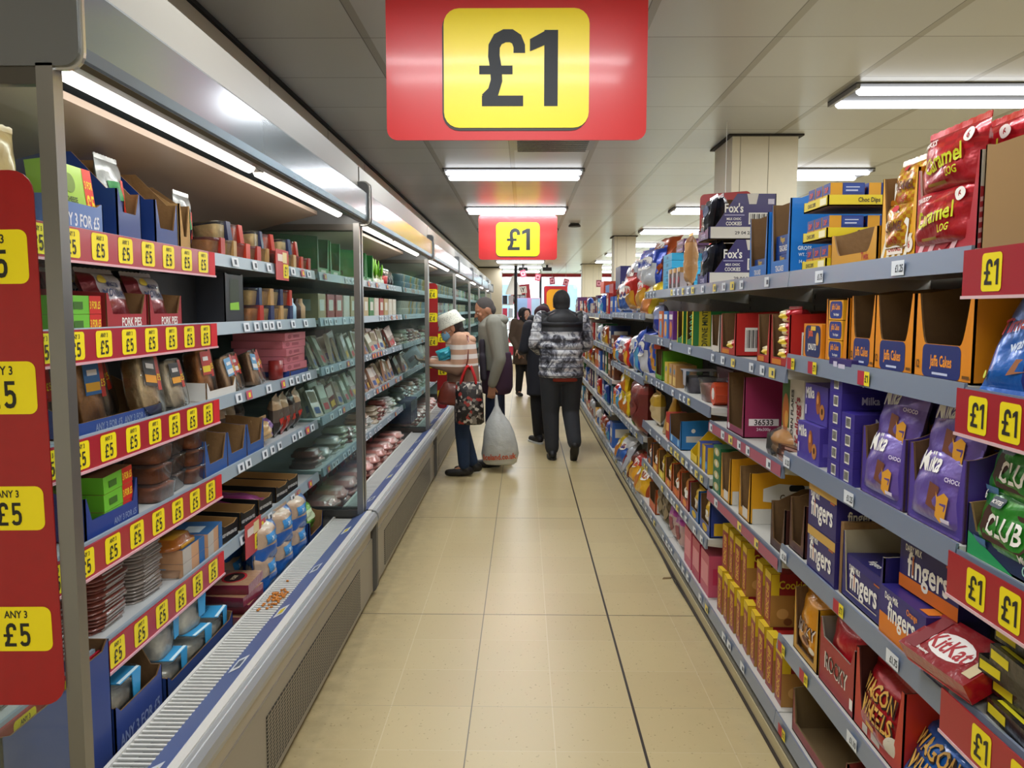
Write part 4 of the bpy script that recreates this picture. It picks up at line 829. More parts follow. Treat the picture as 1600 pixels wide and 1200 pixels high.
R('kfold', lambda: carton(.02, .24, .20, KRAFT, sidecol=KRAFT), 'cardboard_divider', 'cardboard', 'brown cardboard flap standing between the fingers boxes', None, 2.178, Z4)
for i in range(2): R('fg', lambda: fing(.215, .135, 'c8a050'), 'finger_biscuit_box', 'biscuit box', 'gold banded purple fingers box in the tall stack, %s one' % ('bottom' if not i else 'top'), 'fingers biscuit boxes', 2.305, Z4 + i * .136, x=-.01)
R('bour', lambda: case(.14, .28, .20, .17, .03, card('4a1f1a'), KRAFT_D, 'trap', side=[('p', [(-.10, .05), (-.03, .035), (.10, .045), (.12, .11), (-.02, .12), (-.09, .10)], '8f8f8a'), ('t', 'BOURBON', .022, .0, .07, '2a1a14', .8)]), 'biscuit_case', 'display box', 'dark brown torn Bourbon biscuit case on the fourth shelf', None, 2.54, Z4)
Z4c = .665
R('bour2', lambda: case(.15, .26, .2, .16, .03, card('43201a'), KRAFT_D, 'trap'), 'biscuit_case', 'display box', 'second dark brown torn case behind the Bourbon one', None, 2.73, Z4c)
cc_ = lambda: case(.16, .26, .21, .20, .04, card('d99a14'), KRAFT, 'trap', side=[('r', -.12, .12, 0, .06, 'd0cdc4'), ('p', [(-.08, .09), (.12, .07), (.12, .15), (-.02, .16), (-.08, .14)], 'dcdad4'), ('t', 'Custard', .026, .03, .105, '4a3a1c', .8), ('p', rrect(.02, .08, .13, .155, .01), '1a1a1c')], front=[('r', -.02, .05, .01, .05, 'd8d4cc')])
R('cust', cc_, 'biscuit_case', 'display box', 'yellow Custard Cream case with a white label, nearer of the two', 'yellow custard cream cases', 3.15, Z4c)
R('cust', None, 'biscuit_case', 'display box', 'yellow Custard Cream case with a white label, farther of the two', 'yellow custard cream cases', 3.45, Z4c)
for i in range(4): R('gbx', lambda: carton(.13, .14, .052, card('1d6a44'), front=[('e', .0, .028, .045, .018, 'c8b880'), ('e', 0, .028, .012, .012, 'e0e0d8')], side=[('e', 0, .028, .04, .016, 'c8b880')]), 'snack_box', 'box', 'small dark green box in the stack next to the custard cases', 'dark green boxes', 3.615, Z4c + i * .053)
R('gbx', None, 'snack_box', 'box', 'small dark green box set behind the green stack', 'dark green boxes', 3.60, Z4c + .16, x=.15)
Z4d = .71
R('b43', lambda: case(.34, .24, .17, .165, .05, card('1672b8'), KRAFT_D, 'trap', side=[('e', -.05, .11, .012, .012, W_), ('r', -.09, .06, .045, .08, 'c8c8c4'), ('r', -.03, .08, .008, .036, 'e4e4e0'), ('t', '43753', .018, .025, .022, '23252c', 1.0)], front=[('e', -.1, .03, .02, .02, 'a8d0e8'), ('e', .1, .03, .02, .02, 'a8d0e8')]), 'biscuit_case', 'display box', 'bright blue case numbered 43753 on the fourth shelf', None, 4.62, Z4d)
R('ysl', lambda: case(.16, .16, .15, .05, .04, card('e0c018'), card('d8b818'), 'slope'), 'display_case', 'display box', 'small bright yellow open case beside the blue numbered case', None, 4.10, Z4d, x=.0)
for i in range(2): R('bly', lambda: carton(.09, .1, .13, card('233c8c'), front=[('r', -.045, .0, .0, .13, 'd8b020'), ('e', .02, .04, .02, .02, '60a0d8')], side=[('r', -.05, .0, 0, .13, 'd8b020')]), 'snack_box', 'box', 'narrow blue and yellow box at the near end of the fourth shelf', 'blue and yellow boxes', 3.84 + i * .12, Z4d)
R('cone', lambda: [('bag', B().loft([(0, .09, 0, .10, .08), (0, .09, .1, .085, .06), (0, .09, .2, .03, .02), (0, .09, .24, .06, .015)], foil('c89a30'), 14))], 'snack_bag', 'bag', 'gold cone shaped foil bag on the fourth shelf', None, 5.1, Z4d)
R('redt', lambda: carton(.12, .12, .16, card('b02418'), front=[('r', -.04, .04, .05, .1, 'e0b060')], side=[('r', -.04, .04, .05, .1, 'e0b060')]), 'snack_box', 'box', 'upright red box between the gold cone bag and the blue case', None, 4.86, Z4d)
R('cone2', lambda: pouch(.2, .2, .1, [(0, 'd8c090'), (.6, 'c8a030')], [], 63), 'snack_bag', 'bag', 'pale gold bag at the far end of the fourth shelf', None, 5.5, Z4d)
# --- fifth shelf
def wag(c): return pouch(.25, .17, .07, [(0, c)], [('t', 'WAGON', .048, -.02, .118, '2a1410', .72, 0, .2), ('t', 'WAGON', .044, -.021, .12, 'd8a850', .72, 0, .19), ('t', 'WHEELS', .048, -.005, .066, '2a1410', .72, 0, .21), ('t', 'WHEELS', .044, -.006, .068, 'd8a850', .72, 0, .20), ('e', .09, .035, .03, .022, 'c8c0b0'), ('r', -.05, .0, .02, .032, 'd8a850')], 71)
R('wblue', lambda: wag('1560b8'), 'biscuit_bag', 'biscuit pack', 'bright blue Wagon Wheels pack at the shelf edge', 'Wagon Wheels packs', 1.68, Z5, x=-.03, rx=-.45)
R('wblue', None, 'biscuit_bag', 'biscuit pack', 'second bright blue Wagon Wheels pack, behind the first', 'Wagon Wheels packs', 1.60, Z5, x=.06, rx=-.35)
R('wcase', lambda: case(.27, .28, .23, .21, .04, card('b82a18'), M('4a1a14', .7), 'curve', front=[('r', -.03, .02, .01, .03, 'c8c0b8'), ('r', -.08, -.05, .008, .03, 'c8c0b8')]), 'display_case', 'display box', 'red display case of red Wagon Wheels packs', None, 1.92, Z5)
for i in range(2): R('wred', lambda: wag('a81420'), 'biscuit_bag', 'biscuit pack', 'red Wagon Wheels pack in the red case, %s one' % ('front' if not i else 'raised back'), 'Wagon Wheels packs', 1.92, Z5 + .006 + i * .085, x=-.022 + i * .085, rx=-.22)
def rocky(c): return pouch(.22, .20, .07, [(0, c)], [('t', 'ROCKY', .046, .0, .088, 'e8dcd0', .72, 0, .15), ('t', 'ROCKY', .043, .0, .09, '3a2014', .72, 0, .145), ('e', .0, .05, .03, .014, '6a3418'), ('e', .06, .035, .02, .012, 'e8e0d0')], 72)
R('rred', lambda: case(.25, .28, .20, .19, .14, card('9a1a22'), M('8a8478', .8), 'box', front=[('t', 'ROCKY', .05, .0, .078, W_, .72, 0, .19), ('t', 'ROCKY', .046, .0, .08, '3a2014', .72, 0, .185), ('r', .1, .12, .02, .05, W_)]), 'display_case', 'display box', 'red ROCKY display case on the fifth shelf', None, 2.185, Z5)
for i in range(3): R('rrb', lambda: rocky('b81424'), 'biscuit_bag', 'biscuit pack', 'glossy red Rocky pack standing in the red ROCKY case', 'red Rocky packs', 2.185, Z5 + .006, x=.004 + .07 * i, s=.98, rx=-.05)
R('rycase', lambda: case(.21, .3, .22, .20, .02, card('c8921a'), KRAFT_D, 'box'), 'display_case', 'display box', 'mustard display case of yellow Rocky packs', None, 2.43, Z5)
for i in range(4): R('ryb', lambda: rocky('d8900e'), 'biscuit_bag', 'biscuit pack', 'glossy yellow Rocky pack standing in the mustard case', 'yellow Rocky packs', 2.43, Z5 + .006, x=-.006 + .062 * i, s=.9, rx=-.08)
# cookie boxes piled on the base in the third bay
def cook(): return carton(.075, .17, .20, card('8c1c20'), front=[('r', -.0375, .0375, .172, .2, 'd8b81c'), ('r', -.03, .03, .02, .155, 'a84838'), ('t', 'CHOC CHIP', .034, -.0, .087, 'e0bc3a', .8, math.pi / 2, .135)], side=[('r', -.085, .085, 0, .12, 'a87a3a'), ('e', -.04, .05, .022, .02, 'c89a58'), ('e', .02, .08, .022, .02, 'b8864a'), ('e', .05, .03, .02, .018, 'c89a58'), ('e', -.02, .02, .016, .014, '7a4a20'), ('t', 'Cookies', .032, .0, .16, 'd8c030', .8), ('r', -.085, -.055, .12, .2, 'd8b81c')], topcol=card('a01c20'), top=[('r', -.0375, .0375, -.085, -.05, 'e0c020')])
hts = [1, 1, 2, 2, 1, 2, 2, 2, 2]
for i, n in enumerate(hts):
    for k in range(n):
        for j in range(2 if i in (0, 1, 4) else 1):
            R('cook', cook, 'cookie_box', 'cookie box', 'red and yellow cookie box piled on the bottom shelf', 'red and yellow cookie boxes', 2.70 + i * .105, Z0 + k * .201, x=.01 + (.02 if k else 0) + j * .18, rz=RD.uniform(-.08, .08))
for j in range(3): R('cookb', lambda: carton(.24, .10, .24, card('7a1620'), side=[('r', -.045, .045, .0, .1, 'b8863c')]), 'cookie_case', 'display box', 'dark red carton at the back of the cookie pile', 'dark red cartons', 2.80 + j * .28, Z0 + .0, x=.34)
R('loose', lambda: [('tray', case(.24, .30, .055, .055, .05, M('5a3a24', .8), KRAFT_D, 'box')[0][1])] , 'cardboard_case', 'box', 'shallow brown tray of loose cookies at the bottom', None, 2.50, Z0, x=.24)
R('brt', lambda: case(.44, .34, .20, .14, .035, card('8c3a36'), M('6a5636', .9), 'box', t=.005), 'cardboard_case', 'box', 'empty brown open case on the bottom shelf', None, 2.30, Z0)
R('brt2', lambda: case(.40, .34, .20, .14, .035, card('7c3a26'), M('6a5636', .9), 'box', t=.005), 'cardboard_case', 'box', 'second empty brown case on the bottom shelf', None, 1.85, Z0)
for i in range(3): R('pk%d' % (i % 2), lambda i=i: carton(.17, .22, .20, card('b01c48' if i % 2 else 'c2506a'), front=[('r', -.07, .07, .05, .15, 'd88a94')], side=[('r', -.09, .09, .06, .14, 'c03054')]), 'wafer_box', 'biscuit box', 'pink upright box on the bottom shelf past the cookie boxes', 'pink upright boxes', 3.80 + i * .20, Z0)
for i in range(2): R('pw', lambda: pouch(.2, .19, .09, [(0, 'b89aa0'), (.75, 'a83aa0')], [('e', 0, .08, .05, .04, '8a4a50')], 64), 'sweet_bag', 'bag', 'pale bag with a purple top on the bottom shelf', 'pale and purple bags', 4.50 + i * .2, Z0)
for i in range(2): R('dkb', lambda: pouch(.2, .22, .1, [(0, '3a3028'), (.5, '5a4c3c')], [('e', .02, .1, .05, .05, '8a7a60')], 65), 'sweet_bag', 'bag', 'dark brown bag on the bottom shelf', 'dark brown bags', 4.92 + i * .2, Z0)
R('orc', lambda: case(.26, .22, .20, .17, .06, card('c8541c'), KRAFT_D, 'trap', side=[('r', -.1, .0, .01, .07, 'c8c4bc')]), 'biscuit_case', 'display box', 'orange case on the bottom shelf beyond the dark bags', None, 5.38, Z0)
# shelf at .42 in the fourth and fifth bays
cols5 = [('233c8c', 'd8b020', 'blue and yellow'), ('1f62a8', 'd8b020', 'bright blue'), ('b02420', 'e09040', 'red'), ('c85418', 'd8701c', 'orange'), ('c85418', 'e0a030', 'orange and gold'), ('d8b81c', 'e8d850', 'yellow'), ('d87a1c', 'e8c050', 'amber'), ('2c3a60', 'c8702c', 'navy')]
for i, (c1, c2, nm) in enumerate(cols5):
    R('c5%d' % i, lambda c1=c1, c2=c2: case(.21, .24, .19, .17, .05, card(c1), KRAFT_D, 'trap', front=[('e', 0, .025, .05, .018, c2)], side=[('r', -.10, -.02, .01, .07, c2)]), 'display_case', 'display box', '%s case on the low shelf beyond the cookie boxes' % nm, None, 3.82 + i * .245, .42)
    R('c5b%d' % (i % 4), lambda c2=c2: pouch(.17, .13, .07, [(0, c2)], [('e', 0, .06, .04, .03, 'e8e4dc')], 66 + i), 'snack_bag', 'bag', 'foil pack in the %s low shelf case' % nm, None, 3.82 + i * .245, .427, x=.01)
# --- crisp bags, bays six and seven
bagcols = [('a84818', 'e8b020', 'brown and gold'), ('1f3fa8', 'd8dce4', 'blue and white'), ('c8281c', 'e8a828', 'red and gold'), ('e0c020', 'd07818', 'yellow'), ('b8bcc4', '8a2430', 'silver'), ('2a56c0', '50a8d8', 'blue'), ('6a2c1c', 'c8a030', 'brown'), ('d8dade', '3060b0', 'white and blue')]
BI = [0]
def bagobj(ci, Y, z, x=0, s=1., where='', **k):
    c1, c2, nm = bagcols[ci % 8]
    R('cb%d' % (ci % 8), lambda: pouch(.28, .26, .12, lambda u, v: c1 if (v > .1 or abs(u) > .75) else c2, [('e', 0, .15, .08, .045, 'e8e4da'), ('t', ['HULA', 'NIKNAKS', 'HULAS', 'CHIPS', 'CRISPS', 'PUFFS', 'NUTS', 'POPS'][ci % 8], .05, 0, .15, c1 if c1[0] not in 'bd' else '8a2430', .8, .05, .15)], 80 + ci), 'crisp_bag', 'crisp bag', '%s crisp bag %s' % (nm, where), 'crisp bags', Y, z, x=x, s=s, **k)
r = random.Random(5)
for k, (ci, y, z, xx, s, rx_) in enumerate([(3, 5.92, 1.475, -.05, .95, -.5), (2, 6.1, 1.52, -.04, .8, -.2), (2, 6.42, 1.50, -.05, .8, .1), (1, 5.98, 1.66, -.01, 1., -.2), (0, 6.0, 1.80, 0, 1.05, -.6), (1, 6.3, 1.68, .02, .9, -.1), (6, 6.02, 1.56, .10, 1, 0), (4, 6.62, 1.475, -.03, .85, -.1), (7, 6.9, 1.475, -.02, .9, 0), (4, 6.75, 1.64, .0, .9, -.1), (7, 7.15, 1.475, -.02, .85, 0), (6, 7.4, 1.475, -.02, .85, 0), (4, 7.1, 1.62, .02, .85, 0), (0, 6.85, 1.76, .05, .75, -.3), (7, 7.6, 1.475, -.01, .85, -.1)]):
    bagobj(ci, y, z, xx, s * 1.13, 'heaped on the top of the crisp bays', rx=rx_, rz=r.uniform(-.3, .3))
for k, (ci, y, s) in enumerate(((1, 5.93, 1.25), (5, 6.22, 1.3), (7, 6.5, 1.1), (2, 6.9, .9), (4, 7.15, .9), (5, 7.45, .9), (2, 7.68, .8))): bagobj(ci, y, 1.003, -.03, s, 'on the waist high crisp shelf', rz=r.uniform(-.2, .2), rx=-.08)
R('sweet', lambda: pouch(.42, .40, .20, lambda u, v: '6a2a24' if v < .55 else '8a3a34', [('r', -.06, .08, .05, .09, '4f9a2c'), ('e', 0, .2, .12, .08, '7a342c')], 90, fn=film), 'sweet_sack', 'bag', 'very large maroon bag filling the low crisp shelf, nearer one', 'large maroon bags', 5.98, .573, x=-.07, s=.93)
R('sweet', None, 'sweet_sack', 'bag', 'very large maroon bag filling the low crisp shelf, farther one', 'large maroon bags', 6.45, .573, x=.0, s=.93)
for k, (ci, y, z) in enumerate(((3, 6.95, .573), (3, 7.25, .573), (5, 7.5, .573), (3, 7.1, .76), (2, 7.7, .573))): bagobj(ci, y, z, -.03, .85, 'on the low shelf past the maroon bags', rx=-.2)
for k, (ci, y) in enumerate(((0, 5.9), (3, 6.15), (2, 6.4), (6, 6.62), (4, 6.9), (7, 7.2), (3, 7.5))): bagobj(ci, y, .123, -.05, .95, 'slumped on the crisp bay bottom shelf', rx=-.5, rz=r.uniform(-.3, .3))
# --- far bays: small mixed cartons and bags
fc = [('b8241c', 'red'), ('1e6a38', 'green'), ('2f62b8', 'blue'), ('d8a020', 'gold'), ('20305c', 'navy'), ('c8541c', 'orange'), ('d8d4cc', 'white'), ('5a2a5c', 'purple'), ('3a9ac8', 'sky blue'), ('6a3a24', 'brown')]
for bi in range(6):
    for z, nm in ((1.45, 'top'), (1.11, 'upper'), (.80, 'middle'), (.49, 'low'), (.12, 'bottom')):
        y = 7.9 + bi * 1.05; n = 0
        while y < 7.85 + (bi + 1) * 1.05 - .16:
            wv = r.choice((.16, .2, .26)); h = r.choice((.13, .18, .22, .25)); c, cn = fc[r.randrange(10)]
            if bi > 2 and wv < .2: wv = .26
            if r.random() < .25 and bi < 3: bagobj(r.randrange(8), y + .12, z + .003, -.02, .75, 'on the %s shelf of the far bays' % nm)
            else: R('far%s%s%s' % (c, wv, h), lambda c=c, wv=wv, h=h: carton(wv, .2, h, card(c), front=[('r', -wv * .35, wv * .35, h * .4, h * .75, 'e2dccb'), ('e', 0, h * .25, wv * .2, h * .12, 'd8902c')], side=[('r', -.07, .07, h * .4, h * .75, 'd8d2c2')]), 'grocery_box', 'box', '%s grocery box on the %s shelf of the far bays' % (cn, nm), 'far grocery boxes', y + wv / 2, z + .001, x=r.uniform(0, .03))
            y += wv + .025 if wv > .2 else .25
for k, (c, y, z, hh) in enumerate((('d8481c', 9.6, 1.66, .14), ('2a6ab8', 9.0, 1.66, .08), ('20205a', 8.0, 1.67, .22), ('b8241c', 8.6, 1.62, .12))):
    R('upf%d' % k, lambda c=c, hh=hh: carton(.4, .3, hh, card(c)), 'storage_carton', 'box', ['orange', 'mid blue', 'indigo', 'scarlet'][k] + ' carton stacked high on the far bays', None, y, z + .03, x=.05)
# ================================================================ PRODUCTS, chilled cabinets on the left
def L(key, bd, name, cat, desc, grp, Y, z, **k): return prod(key, bd, name, cat, desc, grp, 'L', Y, z + .001, **k)
BL = '1d3a80'; L1, L2, L3, L4, L5, LD = 1.678, 1.440, 1.181, .920, .648, .346
A3 = 'ANY 3 FOR £5'
def bluetray(w, hb=.15, hs=.12, hf=.05, shape='trap', inner=None): return case(w, .30, hb, hs, hf, card(BL), inner or KRAFT, shape, front=[('t', A3, .022, 0, .024, '8a9ac8', .8, 0, w * .8)])
def grpack(): return carton(.15, .20, .045, card('6cc030'), front=[('r', .02, .075, 0, .045, 'c8201c'), ('t', '3 FOR £5', .02, .047, .022, 'f0d820', .6, 0, .048), ('r', -.05, -.01, .012, .03, '3a6a1c')], side=[('r', -.03, .03, .012, .034, '4a8a24')], topcol=card('8a5a3a'))
# top shelf
L('gtray', lambda: case(.22, .24, .09, .085, .075, card('5a7ab8'), KRAFT, 'box', front=[('t', A3, .032, 0, .035, 'dfe4ee', .75, 0, .18)]), 'display_tray', 'display box', 'pale blue 3 FOR £5 tray at the near end of the top fridge shelf', None, 1.95, L1)
L('matt', lambda: carton(.19, .05, .14, card('9ac83a'), front=[('r', .055, .095, 0, .14, 'd8301c'), ('t', '£5', .05, .076, .05, 'f0d820', .6, 0, .036), ('t', '3 FOR', .02, .076, .1, 'f0d820', .6, 0, .034), ('e', -.01, .095, .024, .024, '6a8a2c'), ('t', 'CHEESE', .014, -.01, .055, '3a4a20'), ('t', '& ONION', .014, -.01, .038, '3a4a20'), ('t', 'MATTROLLS', .014, -.01, .021, '3a4a20')]), 'snack_box', 'snack box', 'green cheese and onion rolls box with red 3 FOR £5 end', None, 1.955, L1 + .03, x=.008, rx=-.12)
L('bites', lambda: pouch(.17, .17, .05, [(0, '6a8ac0'), (.3, 'cfae78')], [], 95, fn=film), 'snack_bag', 'bag', 'pale blue bag of bites seen through the end glass', None, 1.66, L1 + .01)
L('redg', lambda: pouch(.15, .2, .05, [(0, 'b83a2c')], [('r', -.04, .04, .06, .12, 'e0b040')], 96), 'snack_bag', 'bag', 'red bag at the near edge of the top fridge shelf behind glass', None, 1.50, L1)
L('bcase1', lambda: case(.13, .28, .235, .14, .08, card(BL), KRAFT, 'trap', side=[('r', -.12, .1, .0, .01, '20407c')]), 'display_case', 'display box', 'navy case of clear wrapped packs on the top fridge shelf', None, 2.20, L1)
L('clp1', lambda: pouch(.12, .17, .045, lambda u, v: '4a4f88' if v < .2 and abs(u) < .6 else 'a8b0b4', [('r', -.04, .02, .06, .11, '2a8a48'), ('r', .02, .045, .03, .12, 'c83020'), ('r', -.05, .0, .03, .058, '223c80')], 97), 'snack_bag', 'bag', 'shiny foil pack with green and red label in the navy case', 'foil packs on the top fridge shelf', 2.20, L1 + .04, x=.02, rx=-.1)
L('clp1', None, 'snack_bag', 'bag', 'shiny foil pack behind, at the case back', 'foil packs on the top fridge shelf', 2.14, L1 + .03, x=.12, rx=-.1)
L('bcase2', lambda: case(.15, .30, .235, .14, .06, card(BL), KRAFT, 'trap'), 'display_case', 'display box', 'empty navy case with a brown cardboard flap beside it', None, 2.43, L1)
L('flap', lambda: case(.08, .28, .21, .15, .05, M('b8935e', .8), KRAFT, 'trap'), 'display_case', 'display box', 'brown cardboard case next to the empty navy case', None, 2.56, L1)
L('clp1', None, 'snack_bag', 'bag', 'tall shiny foil pack by the brown case', 'foil packs on the top fridge shelf', 2.68, L1 + .01, x=.04)
def salad(cc, sl): return lambda: tub(.13, .11, .07, cc, None, fill=.85) + [('sleeve', B().box(.012, .05, -.003, .112, -.001 + .004, .0735, card(sl)))]
sal = [('b8742c', 'b02c1c'), ('c8a868', '26305c'), ('c89a50', 'b9935c'), ('d8c08a', '26305c'), ('c8501c', 'c83a1c'), ('c85018', 'b02c1c')]
for i in range(10):
    for k in range(2 if i % 3 else 1):
        a = (i * 2 + k) % 6; L('sal%d' % a, salad(*sal[a]), 'salad_pot', 'salad pot', 'paper banded salad pot on the top fridge shelf', 'salad pots', 2.84 + i * .128, L1 + k * .072, x=.0 + .02 * k, rz=r.uniform(-.1, .1), rx=-.12 * k)
o = L('rcard', lambda: [('card', B().box(-.09, .09, 0, .002, 0, .13, card('c03a3a')).deco(FRONT(), [('rr', .01, .085, .01, .07, .008, 'f0dc20'), ('t', '£1', .04, .047, .04, '20201c', .7), ('r', -.07, .0, .08, .11, 'e8d8d0'), ('r', .0, .06, .075, .12, 'e8d8a0')]))], 'shelf_card', 'sign', 'red and yellow offer card clipped to the top fridge shelf', None, 3.47, L1 - .055, x=-.035)
# second shelf
for i in range(2): L('grp5', grpack, 'snack_box', 'snack box', 'green 3 FOR £5 box on the second fridge shelf, %s' % ('bottom one' if not i else 'top one'), 'green boxes on the second shelf', 1.955, L2 + i * .046)
def pie(): return pouch(.19, .15, .07, lambda u, v: 'c8c4cc' if v > -.1 and abs(u) < .7 else '7a2028', [('t', 'MELTON', .016, 0, .105, '34406a'), ('t', 'MOWBRAY', .022, 0, .08, '34406a', .75), ('e', -.04, .12, .02, .012, 'd8c040')], 98)
for i in range(2):
    L('ptray', lambda: case(.22, .28, .11, .10, .045, card('a0222c'), KRAFT, 'slope', front=[('t', 'PORK PIES', .024, .02, .024, W_, .75, .0, .15)]), 'display_tray', 'display box', 'red PORK PIES tray on the second fridge shelf, %s' % ('nearer one' if not i else 'farther one'), 'pork pie trays', 2.17 + i * .235, L2)
    for j in range(2): L('pie', pie, 'pie_pack', 'pie pack', 'pork pie pack in the %s PORK PIES tray' % ('nearer' if not i else 'farther'), 'pork pie packs', 2.17 + i * .235, L2 + .012, x=-.0 + .09 * j, rx=-.35)
L('wcard', lambda: carton(.14, .01, .13, card('b9bcc0')), 'white_card', 'card', 'plain grey card propped between pies and the black crate', None, 2.56, L2 + .01, x=.12)
L('bcrate', lambda: carton(.42, .34, .175, M('0e0f12', .5), sidecol=M('101216', .5)), 'black_crate', 'crate', 'long matte black crate on the second fridge shelf', None, 2.66, L2, x=.10)
L('bcrate2', lambda: case(.19, .28, .19, .19, .185, M('23262c', .4), M('17191d', .5), 'box', front=[('p', rrect(-.05, .045, .055, .17, .01), '2f3a2c'), ('p', [(-.05, .055), (.045, .055), (.04, .085), (-.05, .08)], '8ac83a')]), 'black_crate', 'crate', 'glossy black crate with a cut window showing green', None, 2.98, L2)
for i in range(4):
    for k in range(2): L('sal%d' % ((i + k) % 4), salad(*sal[(i + k) % 4]), 'salad_pot', 'salad pot', 'clear cream filled pot on the second fridge shelf', 'pots on the second shelf', 3.24 + i * .14, L2 + k * .072, rz=r.uniform(-.1, .1))
for i, c in enumerate(('e07a1c', 'a8d0e8', '3a2a24', 'c8b08a')): L('bott%d' % i, lambda c=c: [('bag', B().loft([(0, .03, 0, .026, .026), (0, .03, .07, .026, .026), (0, .03, .09, .012, .012), (0, .03, .11, .012, .012)], M(c, .4, 0, .3), 14))], 'sauce_bottle', 'bottle', '%s small bottle near the far end of the second fridge shelf' % ('orange', 'pale blue', 'dark brown', 'tan')[i], None, 3.72 + i * .08, L2)
# third shelf
L('nugtray', lambda: case(.46, .26, .12, .04, .038, card('24468c'), KRAFT, 'slope', front=[('t', A3 + '  ' + A3, .02, 0, .018, '8090b0', .8, 0, .4)]), 'display_tray', 'display box', 'blue tray along the near end of the third fridge shelf', None, 2.12, L3)
def nug(c, st, st2, w=.14, h=.19):
    def f():
        o = pack(w, h, .055, c, None); T = Matrix.Translation((0, .055, 0)) @ Matrix.Rotation(math.pi / 2, 4, 'X')
        s = B(); s.box(-w * .30, w * .25, h * .45, h * .9, .0555, .0562, card(st)); s.box(w * .25, w * .40, h * .4, h * .95, .0555, .0562, card('b8301c')); s.deco(FR((0, 0, .0562), (1, 0, 0), (0, 1, 0)), [('r', -w * .28, w * .22, h * .5, h * .62, st2), ('t', '£5', .02, w * .32, h * .6, 'f0d820', .6), ('r', -w * .2, w * .15, h * .72, h * .8, 'e8e8e8')])
        o.append(('sticker', s))
        for n, b_ in o: b_.v = [tuple(T @ V3(v)) for v in b_.v]
        return o
    return f
L('nug1', nug('b88248', '2a6aa8', 'e8b020'), 'nugget_pack', 'food pack', 'clear pack of brown bites with a blue label', None, 2.09, L3 + .006, x=.05, rx=-.1)
L('nug1b', nug('a87440', '2a6aa8', 'e8b020'), 'nugget_pack', 'food pack', 'clear pack of brown bites behind the blue labelled one', None, 1.96, L3 + .006, x=.12, rx=-.1)
L('nug2', nug('d8bc8c', '20201c', 'e8a020'), 'nugget_pack', 'food pack', 'tilted clear pack with yellow and black label', None, 2.30, L3 + .01, x=-.01, rx=-.2, ry=.14)
L('nug2', None, 'nugget_pack', 'food pack', 'clear pack standing behind the tilted one', None, 2.22, L3 + .01, x=.09, rx=-.2, ry=-.1)
L('ch1', nug('e0cfae', '20201c', 'e8a020', .12, .16), 'chicken_pack', 'food pack', 'clear pack of pale chicken pieces', None, 2.50, L3 + .006, x=.0, rx=-.2)
L('ch2', nug('c88038', 'b83020', 'e8d020', .13, .18), 'chicken_pack', 'food pack', 'tall clear sleeve of orange bites with a red label', None, 2.76, L3 + .01, x=.01, rx=-.15)
L('wtray', lambda: case(.28, .24, .07, .065, .035, card('dad8d2'), KRAFT, 'box'), 'display_tray', 'display box', 'white cut down tray on the third fridge shelf', None, 2.83, L3)
for i in range(4): L('wr%d' % (i % 2), nug(('c8a078', 'b8804a')[i % 2], ('5a9ac8', 'c03030')[i % 2], 'e0e0e0', .11, .15), 'wrap_pack', 'food pack', 'clear snack pack standing on the third fridge shelf', 'clear snack packs', 2.98 + i * .13, L3 + .004, x=.03 * (i % 2), rx=-.25, ry=.1 * (i % 3 - 1))
for i in range(5): L('pinkb', lambda: carton(.34, .24, .034, card('c4707c'), front=[('e', -.1, .017, .03, .01, 'a0505c'), ('r', -.04, .06, .010, .024, '9a4a58')], topcol=card('d88a94')), 'pink_box', 'dessert box', 'flat pink dessert box in the stack on the third fridge shelf', 'flat pink boxes', 3.80, L3 + i * .0355 + .03, x=.01 + .006 * (i % 2), rz=.03 * (i % 3 - 1))
L('pbt', lambda: case(.30, .24, .05, .03, .028, card(BL), KRAFT, 'box'), 'display_tray', 'display box', 'small blue tray under the flat pink boxes', None, 3.82, L3, x=-.0)
L('redcan', lambda: [('bag', B().loft([(0, .04, 0, .032, .032), (0, .04, .085, .032, .032)], M('8a2420', .4, 0, .3), 14))], 'dessert_pot', 'pot', 'small dark red pot before the pink boxes', None, 3.58, L3)
# fourth shelf
L('gcase', lambda: case(.27, .30, .14, .11, .05, card('1d3c8c'), card('16306e'), 'trap', front=[('t', A3, .018, .06, .02, '8a98c0')]), 'display_case', 'display box', 'dark blue case of green boxes on the fourth fridge shelf', None, 2.05, L4)
for i in range(3): L('grp5', None, 'snack_box', 'snack box', 'green 3 FOR £5 box tilted in the dark blue case', 'green boxes on the fourth shelf', 2.09, L4 + .01 + i * .046, x=.005, ry=-.05, s=1.0)
L('olive', lambda: carton(.2, .2, .05, M('15161a', .4), front=[('t', 'OLIVES', .02, 0, .024, 'c8c8c8')]), 'olive_box', 'food pack', 'black OLIVES box resting on the green boxes', None, 2.10, L4 + .152, x=.05)
for c_ in range(3):
    for k in range(3): L('dtu%d' % (c_ % 2), lambda c_=c_: pack(.15, .13, .056, ('a85418', '6a3c20')[c_ % 2], None), 'sauce_tub', 'food tub', 'shallow tub of dark orange food, fourth fridge shelf', 'shallow orange tubs', 2.38 + c_ * .135, L4 + k * .058, rz=r.uniform(-.1, .1), x=.02 * (c_ % 2))
for i in range(3): L('bt4', lambda: case(.20, .28, .14, .13, .045, card('2a569c'), KRAFT, 'trap', tab=.04), 'display_tray', 'display box', 'blue cut out tray with brown inside on the fourth fridge shelf', 'blue cut out trays', 2.76 + i * .205, L4)
L('pbag', lambda: pouch(.19, .09, .1, lambda u, v: '7a4a9c' if u > .1 else 'c8a878', [], 99, fn=film), 'bread_bag', 'bag', 'purple and clear bag of rolls on the fourth fridge shelf', None, 3.36, L4)
